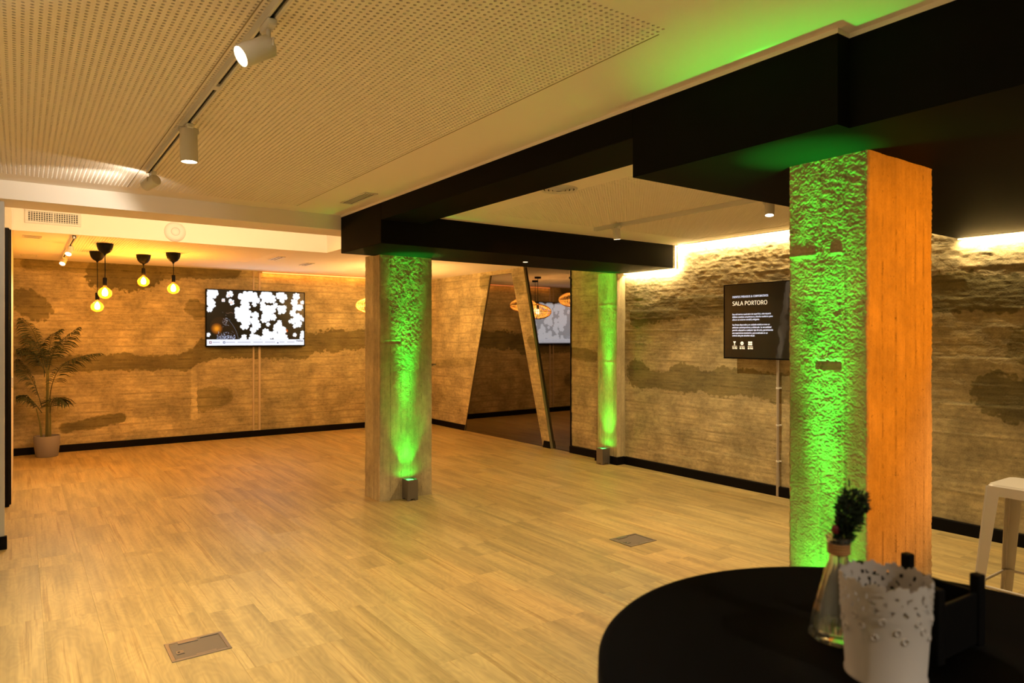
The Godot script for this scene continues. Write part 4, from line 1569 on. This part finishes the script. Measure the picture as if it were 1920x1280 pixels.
	for k in 3:
		lettering("lettering", ["75 PAX", "60 PAX", "60 PAX"][k], 0.018, cream, t, Vector3(at[k] - 0.028, top - 0.628, 0.0006), Basis(), false, 0.058, 600)
		mb = MB.new()
		mb.box(Vector3(at[k], top - 0.600, 0.001), Vector3(0.056, 0.003, 0.001))
		var y := top - 0.572
		if k == 0:      # cocktail glass
			mb.prism([Vector2(-0.016, 0.018), Vector2(0.016, 0.018), Vector2(0.0025, -0.003), Vector2(0.0025, -0.016), Vector2(0.011, -0.019), Vector2(-0.011, -0.019), Vector2(-0.0025, -0.016), Vector2(-0.0025, -0.003)], Vector3(at[k], y, 0.0006), Vector3.RIGHT, Vector3.UP, Vector3(0, 0, 0.001))
		elif k == 1:    # round mark
			mb.lathe([Vector2(0.005, 0.001), Vector2(0.017, 0.001), Vector2(0.017, 0.0)], 24, Vector3(at[k], y, 0.0006), basis_y(Vector3(0, 0, 1)))
		else:           # four blocks
			for a in [-1, 1]:
				for b in [-1, 1]:
					mb.box(Vector3(at[k] + a * 0.0115, y + b * 0.0095, 0.001), Vector3(0.0195, 0.0155, 0.001))
		obj("pictogram", mb, cream, t)
	# conduit from the screen down to the floor
	t = thing("conduit_pipe", "thin grey conduit pipe running down the wall below the information screen", "pipe", V(XE - 0.026, 0.0, 3.868))
	mb = MB.new()
	mb.tube([Vector3(0, 0.0, 0), Vector3(0, 0.24, 0)], 0.0155, 0.0155, 14)
	mb.tube([Vector3(0, 0.24, 0), Vector3(0, 1.31, 0)], 0.0125, 0.0125, 14)
	obj("tube", mb, mat("pipe_grey", Color(0.62, 0.57, 0.51), 0.5), t)
	for y in [0.33, 0.67, 1.02]:
		mb = MB.new()
		mb.lathe([Vector2(0.013, -0.008), Vector2(0.0165, -0.008), Vector2(0.0165, 0.008), Vector2(0.013, 0.008)], 14, Vector3(0, y, 0))
		mb.box(Vector3(0.017, y, 0), Vector3(0.016, 0.014, 0.05), 0.002)
		obj("clip", mb, M.white_metal, t)


# ---------------------------------------------------------------- things on the floor
func floor_box(label: String, at: Vector3, w: float, d: float) -> void:
	var t := thing("floor_socket_box", label, "floor box", at, 0.0, "metal floor boxes")
	var steel: Material = M.grey_metal
	var mb := MB.new()
	for s in [-1, 1]:
		mb.box(Vector3(0, 0.002, s * (d / 2 - 0.009)), Vector3(w, 0.004, 0.018), 0.0012)
		mb.box(Vector3(s * (w / 2 - 0.009), 0.002, 0), Vector3(0.018, 0.004, d - 0.036), 0.0012)
	obj("frame", mb, steel, t)
	mb = MB.new()
	mb.box(Vector3(0, 0.0008, 0.002), Vector3(w - 0.038, 0.0016, d - 0.044), 0.0005)
	obj("lid", mb, mat("lid_plate", Color(0.40, 0.355, 0.30), 0.6, 0.15), t)
	for q in [[Vector3(0.07, 0.0017, -d / 2 + 0.021), Vector3(0.085, 0.0008, 0.004)], [Vector3(-0.03, 0.0018, -d / 2 + 0.043), Vector3(0.09, 0.0006, 0.003)], [Vector3(-w / 2 + 0.05, 0.0018, 0.045), Vector3(0.034, 0.0006, 0.004)]]:
		mb = MB.new()
		mb.box(q[0], q[1])
		obj("dark_gap", mb, M.dark_slot, t)
	mb = MB.new()
	mb.box(Vector3(-0.03, 0.003, -d / 2 + 0.030), Vector3(0.09, 0.004, 0.024), 0.001)
	obj("handle_flap", mb, steel, t)
	mb = MB.new()
	mb.box(Vector3(0.02, 0.0022, d / 2 - 0.026), Vector3(0.09, 0.0028, 0.014), 0.001)
	obj("cable_flap", mb, steel, t)
	mb = MB.new()
	mb.box(Vector3(-w / 2 + 0.048, 0.0025, 0.022), Vector3(0.034, 0.003, 0.034), 0.001)
	var lp := obj("lock_plate", mb, steel, t)
	mb = MB.new()
	mb.lathe([Vector2(0.0, 0.0045), Vector2(0.006, 0.0045), Vector2(0.006, 0.003)], 14, Vector3(-w / 2 + 0.044, 0, 0.022))
	obj("lock", mb, M.dark_slot, lp)


func palm(label: String, at: Vector3, size: float, fronds: Array, stems: Array) -> void:
	var t := thing("potted_palm", label, "potted plant", at)
	var pot: Material = mat("grey_pot", Color(0.50, 0.47, 0.46), 0.8) if not M.has("grey_pot") else M.grey_pot
	var mb := MB.new()
	var r := 0.143 * size
	var ph := 0.262 * size
	mb.lathe([Vector2(0.0, 0.0), Vector2(r * 0.80, 0.0), Vector2(r * 0.84, 0.006), Vector2(r * 0.97, ph * 0.6), Vector2(r, ph - 0.006), Vector2(r - 0.003, ph), Vector2(r - 0.011, ph), Vector2(r - 0.014, ph - 0.03)], 40)
	var pt := obj("pot", mb, pot, t)
	mb = MB.new()
	mb.lathe([Vector2(0.0, ph - 0.022), Vector2(r - 0.013, ph - 0.03)], 24)
	obj("soil", mb, mat("soil", Color(0.16, 0.12, 0.09), 1.0), pt)
	var leaf: StandardMaterial3D = M.get("palm_leaf")
	if leaf == null:
		leaf = mat("palm_leaf", Color(0.13, 0.17, 0.075), 0.55)
		leaf.backlight_enabled = true
		leaf.backlight = Color(0.07, 0.10, 0.03)
		leaf.cull_mode = BaseMaterial3D.CULL_DISABLED
		mat("palm_stem", Color(0.36, 0.36, 0.18), 0.6)
	# local axes: right and towards the camera
	var rt := Vector3(0.8148, 0, 0.5797)
	var fw := Vector3(-0.5797, 0, 0.8148)
	var place := func(q: Vector3) -> Vector3: return (rt * q.x + Vector3.UP * q.y + fw * q.z) * size
	for s in stems:
		var pts := []
		for q in s:
			pts.append(place.call(q))
		mb = MB.new()
		mb.tube(pts, 0.012 * size, 0.007 * size, 8)
		obj("stem", mb, M.palm_stem, t)
	var rr := RandomNumberGenerator.new()
	rr.seed = int(size * 1000) + 3
	for f in fronds:
		var cv := Curve3D.new()
		for k in f.size():
			var q: Vector3 = place.call(f[k])
			var prev: Vector3 = place.call(f[maxi(k - 1, 0)])
			var nxt: Vector3 = place.call(f[mini(k + 1, f.size() - 1)])
			var tg := (nxt - prev) * 0.22
			cv.add_point(q, -tg, tg)
		var ln := cv.get_baked_length()
		var spine := []
		for k in 19:
			spine.append(cv.sample_baked(ln * k / 18.0, true))
		mb = MB.new()
		mb.tube(spine, 0.005 * size, 0.0012, 6)
		var m := 30
		for k in m:
			var a := 0.22 + 0.77 * k / (m - 1.0)
			var p: Vector3 = cv.sample_baked(ln * a, true)
			var d: Vector3 = (cv.sample_baked(minf(ln, ln * a + 0.02), true) - cv.sample_baked(maxf(0, ln * a - 0.02), true)).normalized()
			var side := d.cross(Vector3.UP)
			side = rt if side.length() < 0.15 else side.normalized()
			for sg in [-1.0, 1.0]:
				var len: float = size * (0.175 * sin(PI * clampf(0.18 + 0.8 * (k / (m - 1.0)), 0, 1)) + 0.05) * rr.randf_range(0.85, 1.15)
				var dir: Vector3 = (d * rr.randf_range(0.55, 0.85) + side * sg * 0.85 + Vector3.UP * rr.randf_range(-0.12, 0.22)).normalized()
				var wd := 0.0068 * size
				var last := p
				var lim := func(z: Vector3) -> Vector3: return Vector3(clampf(z.x + at.x, -0.035, XE - 0.05) - at.x, z.y, maxf(z.z + at.z, -NN + 0.045) - at.z)
				var pts := [p]
				for e in 3:
					dir = (dir + Vector3.DOWN * (0.26 + 0.18 * e)).normalized()
					last = lim.call(last + dir * len / 3.0)
					pts.append(last)
				var wv := d.cross(dir).cross(dir).normalized()
				var widths := [0.35, 1.0, 0.75, 0.06]
				for e in 3:
					var a0: Vector3 = pts[e] - wv * wd * widths[e]
					var a1: Vector3 = pts[e] + wv * wd * widths[e]
					var b0: Vector3 = pts[e + 1] - wv * wd * widths[e + 1]
					var b1: Vector3 = pts[e + 1] + wv * wd * widths[e + 1]
					var nn := (a1 - a0).cross(b0 - a0).normalized()
					if nn.y < 0:
						nn = -nn
					mb.quad(a0, a1, b1, b0, nn)
		for k in mb.v.size():
			mb.v[k] = Vector3(clampf(mb.v[k].x + at.x, -0.035, XE - 0.06) - at.x, mb.v[k].y, maxf(mb.v[k].z + at.z, -NN + 0.045) - at.z)
		obj("frond", mb, leaf, t)


func build_floor_things() -> void:
	floor_box("steel floor box with a lock plate, nearest the camera at lower left", V(0.706, 0, 3.62), 0.264, 0.23)
	floor_box("steel floor box farther off, between the middle column and the nearest column", V(3.698, 0, 3.655), 0.268, 0.225)
	# the tall palm by the far wall
	palm("tall potted palm in a round grey pot against the far wall at left", V(0.285, 0, 10.50), 1.0, [
		[Vector3(0.0, 1.10, 0.0), Vector3(-0.08, 1.38, 0.02), Vector3(-0.20, 1.62, 0.0), Vector3(-0.36, 1.74, -0.06)],
		[Vector3(0.02, 1.08, 0.0), Vector3(0.12, 1.32, 0.05), Vector3(0.27, 1.48, 0.08), Vector3(0.43, 1.62, 0.06)],
		[Vector3(0.05, 0.72, 0.02), Vector3(0.15, 1.0, 0.08), Vector3(0.38, 1.22, 0.12), Vector3(0.72, 1.30, 0.10)],
		[Vector3(-0.02, 1.05, 0.0), Vector3(-0.10, 1.26, 0.05), Vector3(-0.24, 1.36, 0.05), Vector3(-0.38, 1.30, 0.0)],
		[Vector3(-0.05, 0.62, 0.02), Vector3(-0.12, 0.92, 0.06), Vector3(-0.24, 1.10, 0.06), Vector3(-0.36, 1.22, 0.02)],
		[Vector3(-0.05, 0.55, 0.02), Vector3(-0.12, 0.70, 0.08), Vector3(-0.22, 0.78, 0.10), Vector3(-0.32, 0.74, 0.10)],
		[Vector3(0.05, 0.55, 0.02), Vector3(0.12, 0.70, 0.08), Vector3(0.22, 0.75, 0.12), Vector3(0.32, 0.68, 0.12)],
		[Vector3(0.0, 1.10, 0.0), Vector3(0.0, 1.34, -0.04), Vector3(0.02, 1.52, -0.08), Vector3(0.08, 1.60, -0.14)],
		[Vector3(-0.03, 1.0, 0.0), Vector3(-0.10, 1.20, -0.06), Vector3(-0.22, 1.42, -0.10), Vector3(-0.34, 1.52, -0.12)],
	], [
		[Vector3(-0.01, 0.23, 0), Vector3(-0.005, 0.6, 0), Vector3(0.0, 1.12, 0)],
		[Vector3(0.02, 0.23, 0.01), Vector3(0.02, 0.6, 0.01), Vector3(0.02, 1.10, 0)],
		[Vector3(-0.06, 0.23, 0.01), Vector3(-0.08, 0.42, 0.01), Vector3(-0.12, 0.60, 0.02)],
		[Vector3(0.05, 0.23, 0.01), Vector3(0.05, 0.45, 0.01), Vector3(0.05, 0.74, 0.02)],
	])
	# a second palm that only shows one leaf tip beside the middle column
	palm("smaller potted palm hidden behind the middle column, one leaf tip showing at its right", V(5.42, 0, 10.25), 0.72, [
		[Vector3(0.0, 0.9, 0.0), Vector3(0.1, 1.2, 0.0), Vector3(0.22, 1.44, 0.0), Vector3(0.34, 1.47, 0.0)],
		[Vector3(0.0, 0.9, 0.0), Vector3(-0.1, 1.2, 0.0), Vector3(-0.22, 1.4, 0.0), Vector3(-0.36, 1.42, 0.0)],
		[Vector3(0.0, 0.9, 0.0), Vector3(0.0, 1.2, 0.1), Vector3(0.02, 1.4, 0.22), Vector3(0.02, 1.4, 0.36)],
		[Vector3(0.0, 0.8, 0.0), Vector3(-0.08, 1.0, -0.1), Vector3(-0.14, 1.12, -0.22), Vector3(-0.2, 1.1, -0.34)],
	], [
		[Vector3(0, 0.23, 0), Vector3(0, 0.6, 0), Vector3(0, 0.92, 0)],
		[Vector3(0.04, 0.23, 0.01), Vector3(0.04, 0.5, 0.01), Vector3(0.01, 0.85, 0)],
	])


func build_stool() -> void:
	var white := mat("stool_enamel", Color(0.82, 0.78, 0.73), 0.35)
	var t := thing("bar_stool", "white painted metal bar stool at the right edge behind the black table", "bar stool", V(4.14, 0, 1.31))
	var s := 0.15
	var y := 0.76
	# seat: a pressed pan with rounded corners and a turned-down rim
	var poly := []
	for q in 4:
		for k in 6:
			var a := PI / 2 * q + PI / 2 * k / 5.0
			var c: Vector2 = [Vector2(1, 1), Vector2(-1, 1), Vector2(-1, -1), Vector2(1, -1)][q] * (s - 0.035)
			poly.append(c + Vector2(cos(a), sin(a)) * 0.035)
	var mb := MB.new()
	mb.prism(poly, Vector3(0, y - 0.004, 0), Vector3.RIGHT, Vector3(0, 0, 1), Vector3(0, 0.004, 0))
	for k in poly.size():
		var a: Vector2 = poly[k]
		var b: Vector2 = poly[(k + 1) % poly.size()]
		var pa := Vector3(a.x, y - 0.001, a.y)
		var pb := Vector3(b.x, y - 0.001, b.y)
		var o1 := Vector3(a.x, 0, a.y).normalized() * 0.008
		var o2 := Vector3(b.x, 0, b.y).normalized() * 0.008
		mb.quad_auto(pa, pb, pb + o2 - Vector3(0, 0.008, 0), pa + o1 - Vector3(0, 0.008, 0), Vector3(0, y - 0.03, 0))
		mb.quad_auto(pa + o1 - Vector3(0, 0.008, 0), pb + o2 - Vector3(0, 0.008, 0), pb + o2 * 1.3 - Vector3(0, 0.055, 0), pa + o1 * 1.3 - Vector3(0, 0.055, 0), Vector3(0, y - 0.03, 0))
	obj("seat", mb, white, t)
	mb = MB.new()
	mb.lathe([Vector2(0.0, y + 0.0008), Vector2(0.016, y + 0.0008), Vector2(0.016, y)], 20)
	obj("drain_hole", mb, M.dark_slot, t)
	# four angle-section legs that splay outwards
	for cx in [-1, 1]:
		for cz in [-1, 1]:
			var topc := Vector3(cx * (s + 0.006), y - 0.012, cz * (s + 0.006))
			var bot := Vector3(cx * 0.215, 0.0, cz * 0.215)
			mb = MB.new()
			for wall in 2:
				var d := Vector3(-cx, 0, 0) if wall == 0 else Vector3(0, 0, -cz)
				var nrm := Vector3(0, 0, cz) if wall == 0 else Vector3(cx, 0, 0)
				var th := -nrm * 0.004
				var p := [topc, topc + d * 0.062, bot + d * 0.038, bot]
				mb.quad_auto(p[0], p[1], p[2], p[3], (p[0] + p[2]) * 0.5 + th * 10)
				mb.quad_auto(p[0] + th, p[1] + th, p[2] + th, p[3] + th, (p[0] + p[2]) * 0.5 - th * 10)
				mb.quad_auto(p[1], p[1] + th, p[2] + th, p[2], p[0])
				mb.quad_auto(p[2], p[2] + th, p[3] + th, p[3], p[0])
			# rolled edge and foot
			mb.tube([topc + Vector3(-cx, 0, -cz) * 0.004, bot + Vector3(-cx, 0, -cz) * 0.004 + Vector3(0, 0.003, 0)], 0.0055, 0.0055, 8)
			obj("leg", mb, white, t)
			mb = MB.new()
			mb.box(bot + Vector3(-cx * 0.019, 0.006, -cz * 0.019), Vector3(0.042, 0.012, 0.042), 0.002)
			obj("foot_cap", mb, M.black_plastic, t)
	# foot rails
	for q in [[Vector3(-1, 0, 1), Vector3(1, 0, 1), 0.25], [Vector3(-1, 0, -1), Vector3(1, 0, -1), 0.25], [Vector3(-1, 0, -1), Vector3(-1, 0, 1), 0.25], [Vector3(1, 0, -1), Vector3(1, 0, 1), 0.25]]:
		var r := lerpf(0.215, s + 0.006, q[2] / y) - 0.008
		mb = MB.new()
		mb.tube([q[0] * r + Vector3(0, q[2], 0), q[1] * r + Vector3(0, q[2], 0)], 0.007, 0.007, 10)
		obj("foot_rail", mb, white, t)


func build_table() -> void:
	var cx := 0.886
	var cn := 0.392
	var ty := 1.1
	var cloth := mat("black_cloth", Color(0.036, 0.031, 0.027), 0.9, 0.0, 0.12)
	cloth.rim_enabled = true
	cloth.rim = 0.04
	var t := thing("cocktail_table", "tall round table under a tight black cloth in the lower right foreground", "table", V(cx, 0, cn))
	var mb := MB.new()
	mb.lathe([Vector2(0.0, ty - 0.03), Vector2(0.376, ty - 0.03), Vector2(0.380, ty - 0.026), Vector2(0.380, ty - 0.006), Vector2(0.376, ty - 0.002), Vector2(0.0, ty - 0.002)], 64)
	obj("tabletop", mb, M.black_plastic, t)
	mb = MB.new()
	var segs := 192
	var prof := [Vector2(0.0, ty), Vector2(0.2, ty), Vector2(0.373, ty), Vector2(0.382, ty - 0.002), Vector2(0.388, ty - 0.008), Vector2(0.389, ty - 0.03), Vector2(0.384, ty - 0.09), Vector2(0.376, ty - 0.25), Vector2(0.36, ty - 0.5), Vector2(0.36, ty - 0.8), Vector2(0.37, 0.004)]
	sheet(mb, segs, prof.size() - 1, func(a: float, b: float) -> Vector3:
		var q: Vector2 = prof[int(round(b * (prof.size() - 1)))]
		var drop := clampf((ty - 0.02 - q.y) / 0.6, 0.0, 1.0)
		var an := a * TAU
		var r := q.x + drop * (0.030 * sin(an * 9.0) + 0.012 * sin(an * 17.0 + 1.0))
		return Vector3(cos(an) * r, q.y, sin(an) * r), Vector3.UP, true)
	obj("tablecloth", mb, cloth, t)

	# white pot with a lace rim
	var enamel := mat("pot_enamel", Color(0.66, 0.63, 0.60), 0.55)
	var bx := 0.839
	var bn := 0.414
	t = thing("lace_rim_pot", "small white metal pot with a pierced lace rim on the black table", "pot", V(bx, ty, bn))
	mb = MB.new()
	var r0 := 0.0430
	var r1 := 0.0500
	mb.lathe([Vector2(0.0, 0.001), Vector2(r0 - 0.001, 0.001), Vector2(r0 + 0.0012, 0.0), Vector2(r0 + 0.0014, 0.003), Vector2(r0, 0.005), Vector2(lerpf(r0, r1, 0.7), 0.078)], 72)
	mb.lathe([Vector2(lerpf(r0, r1, 0.7) - 0.001, 0.078), Vector2(r0 - 0.001, 0.005), Vector2(0.0, 0.004)], 72)
	obj("body", mb, enamel, t)
	# the lace: a pierced band of two layers of cells, with a scalloped edge
	mb = MB.new()
	var na := 150
	var nb := 20
	var bh := 0.042
	var rr := RandomNumberGenerator.new()
	rr.seed = 8
	var holes := []
	for k in 60:
		var row := k % 3
		var sz := rr.randf_range(0.6, 1.15)
		holes.append([TAU * (k / 60.0) + rr.randf() * 0.05, 0.010 + row * 0.0085 + rr.randf_range(-0.0015, 0.0015), 0.0021 * sz, 0.0031 * sz])
	for k in 22:
		holes.append([rr.randf() * TAU, rr.randf_range(0.006, 0.030), 0.0016, 0.0016])
	var solid := func(a: float, y: float) -> bool:
		var scal := 0.034 + 0.005 * absf(sin(a * 6.0)) + 0.0028 * absf(sin(a * 19.0))
		if y > scal:
			return false
		for h in holes:
			var da: float = wrapf(a - h[0], -PI, PI) * 0.051
			var dy: float = y - h[1]
			if absf(da) < h[2] * 1.1 and absf(dy) < h[3] * 1.1 and da * da / (h[2] * h[2]) + dy * dy / (h[3] * h[3]) < 1.0:
				return false
		return true
	for a in na:
		for b in nb:
			if not solid.call(TAU * (a + 0.5) / na, bh * (b + 0.5) / nb):
				continue
			var y0 := bh * b / nb
			var y1 := bh * (b + 1) / nb
			var q := []
			for e in [[a, y0], [a + 1, y0], [a + 1, y1], [a, y1]]:
				var an: float = TAU * e[0] / na
				var rad := lerpf(r0, r1, 0.7 + 0.3 * e[1] / bh) + 0.0010 * sin(e[1] * 900.0)
				q.append(Vector3(cos(an) * rad, 0.078 + e[1], sin(an) * rad))
			var nr := Vector3(cos(TAU * (a + 0.5) / na), 0.0, sin(TAU * (a + 0.5) / na))
			mb.quad(q[0], q[1], q[2], q[3], nr)
			var inn := -nr * 0.0012
			mb.quad(q[0] + inn, q[1] + inn, q[2] + inn, q[3] + inn, -nr)
			mb.quad(q[3], q[2], q[2] + inn, q[3] + inn, Vector3.UP)
	obj("lace_rim", mb, enamel, t)
	# embossed lace motif below the rim
	mb = MB.new()
	for k in 26:
		var an := TAU * k / 26.0 + (0.07 if k % 2 else 0.0)
		var yy := 0.058 + 0.010 * (k % 3)
		var rad := lerpf(r0, r1, yy / 0.112) + 0.0004
		mb.lathe([Vector2(0.0026, 0.0), Vector2(0.0034, 0.0011), Vector2(0.0043, 0.0)], 10, Vector3(cos(an) * rad, yy, sin(an) * rad), basis_y(Vector3(cos(an), 0.06, sin(an))))
	obj("raised_motif", mb, enamel, t)

	# glass bud vase with water, twine and a sprig
	var vx := 0.887
	var vn := 0.498
	var glass := mat("vase_glass", Color(0.96, 0.97, 0.95, 0.03), 0.03)
	glass.refraction_enabled = true
	glass.refraction_scale = 0.05
	t = thing("bud_vase", "small fluted glass bud vase with a twine band beside the white pot", "vase", V(vx, ty, vn), 0.2)
	mb = MB.new()
	var outer := [Vector2(0.0, 0.0005), Vector2(0.034, 0.0005), Vector2(0.0385, 0.004), Vector2(0.0385, 0.009), Vector2(0.0355, 0.018), Vector2(0.034, 0.03), Vector2(0.027, 0.058), Vector2(0.019, 0.088), Vector2(0.0125, 0.102), Vector2(0.0115, 0.112), Vector2(0.0135, 0.124), Vector2(0.0165, 0.135)]
	mb.lathe(outer, 12, Vector3.ZERO, Basis(), true)
	mb.lathe([Vector2(0.0165, 0.135), Vector2(0.0148, 0.1355), Vector2(0.0145, 0.134), Vector2(0.0115, 0.123), Vector2(0.0095, 0.112), Vector2(0.0105, 0.102), Vector2(0.0165, 0.088), Vector2(0.0245, 0.058), Vector2(0.031, 0.03), Vector2(0.032, 0.016), Vector2(0.0, 0.013)], 24)
	obj("glass_body", mb, glass, t)
	mb = MB.new()
	for k in 4:
		mb.lathe([Vector2(0.0118, -0.0024), Vector2(0.0150, 0.0), Vector2(0.0118, 0.0024)], 20, Vector3(0, 0.1145 + k * 0.0036, 0))
	obj("twine_band", mb, mat("twine", Color(0.62, 0.45, 0.25), 0.95), t)
	# the sprig
	t = thing("green_sprig", "bushy dark green sprig with a red bud standing in the glass vase", "sprig", V(vx, ty, vn))
	var rt := Vector3(0.8148, 0, 0.5797)
	var stem := [Vector3(0.0, 0.016, 0), Vector3(0.0, 0.09, 0), rt * 0.002 + Vector3(0, 0.13, 0), rt * 0.010 + Vector3(0, 0.165, 0), rt * 0.020 + Vector3(0, 0.196, 0)]
	mb = MB.new()
	mb.tube(stem, 0.0022, 0.0013, 6)
	mb.tube([Vector3(0.0, 0.10, 0), -rt * 0.003 + Vector3(0, 0.14, 0), rt * 0.0 + Vector3(0, 0.172, 0)], 0.0013, 0.0008, 5)
	obj("stem", mb, mat("sprig_stem", Color(0.22, 0.20, 0.10), 0.8), t)
	mb = MB.new()
	rr.seed = 21
	for k in 1100:
		var a := rr.randf()
		var y := lerpf(0.130, 0.188, a)
		var c := rt * lerpf(0.004, 0.0215, a) + Vector3(0, y, 0)
		var wid := lerpf(0.0085, 0.0165, clampf((a - 0.1) * 1.6, 0.0, 1.0))
		var off := Vector3(rr.randfn(), rr.randfn() * 0.6, rr.randfn())
		off = off.normalized() * wid * rr.randf_range(0.35, 1.0)
		var dir := (off.normalized() + Vector3.UP * 0.5 + rt * 0.2).normalized()
		var sd := dir.cross(Vector3(rr.randfn(), rr.randfn(), rr.randfn())).normalized()
		var len := rr.randf_range(0.006, 0.0115)
		var p := c + off
		var nn := sd.cross(dir).normalized()
		mb.quad(p, p + dir * len * 0.5 + sd * 0.0019, p + dir * len, p + dir * len * 0.5 - sd * 0.0019, nn)
	var sm := mat("sprig_leaf", Color(0.11, 0.18, 0.065), 0.8)
	sm.cull_mode = BaseMaterial3D.CULL_DISABLED
	var fo := obj("foliage", mb, sm, t)
	tag(fo, "", "", "", "stuff")
	mb = MB.new()
	mb.lathe([Vector2(0.0, -0.006), Vector2(0.0045, -0.003), Vector2(0.0052, 0.001), Vector2(0.003, 0.006), Vector2(0.0, 0.0075)], 12, -rt * 0.0085 + Vector3(0, 0.145, 0.004), basis_y(Vector3(-0.4, 1, 0)))
	obj("red_bud", mb, mat("red_bud", Color(0.42, 0.05, 0.06), 0.6), t)
	mb = MB.new()
	for q in [[0.158, -0.016], [0.150, -0.022], [0.142, -0.018]]:
		mb.tube([rt * -0.003 + Vector3(0, q[0] - 0.012, 0), rt * q[1] * 0.6 + Vector3(0, q[0] - 0.004, 0), rt * q[1] + Vector3(0, q[0], 0)], 0.0007, 0.0004, 5)
	obj("twig", mb, M.sprig_stem, t)

	# black caddy with four corner posts
	var d := 0.3077
	var cor := []
	for q in [[1.554, 3.086], [1.832, 3.207], [1.970, 2.932], [1.692, 2.758]]:
		var xc: float = q[0] * d
		var zc: float = q[1] * d
		cor.append(Vector3(xc * 0.8148 + zc * 0.5797, 0, -(-xc * 0.5797 + zc * 0.8148)))
	var mid: Vector3 = (cor[0] + cor[1] + cor[2] + cor[3]) * 0.25
	t = thing("table_caddy", "black open box with four corner posts behind the white pot on the table", "caddy", Vector3(mid.x, ty, mid.z))
	var hp := 1.5 - d - ty
	var ex: Vector3 = (cor[1] - cor[0]).normalized()
	var ez: Vector3 = ex.cross(Vector3.UP).normalized()
	var bs := Basis(ex, Vector3.UP, -ez) if false else Basis(ex, Vector3.UP, ex.cross(Vector3.UP))
	for k in 4:
		mb = MB.new()
		mb.box(cor[k] - mid + Vector3(0, hp / 2, 0), Vector3(0.0135, hp, 0.0135), 0.0015, bs)
		obj("corner_post", mb, M.black_plastic, t)
	for k in 4:
		var a: Vector3 = cor[k] - mid
		var b: Vector3 = cor[(k + 1) % 4] - mid
		var l := (b - a).length() - 0.0135
		var dx := (b - a).normalized()
		mb = MB.new()
		mb.box((a + b) * 0.5 + Vector3(0, 0.036, 0), Vector3(l, 0.066, 0.006), 0.001, Basis(dx, Vector3.UP, dx.cross(Vector3.UP)))
		obj("side_panel", mb, M.black_plastic, t)
	mb = MB.new()
	mb.box(Vector3(0, 0.006, 0), Vector3((cor[1] - cor[0]).length() - 0.02, 0.005, (cor[2] - cor[1]).length() - 0.02), 0.001, bs)
	obj("base", mb, M.black_plastic, t)
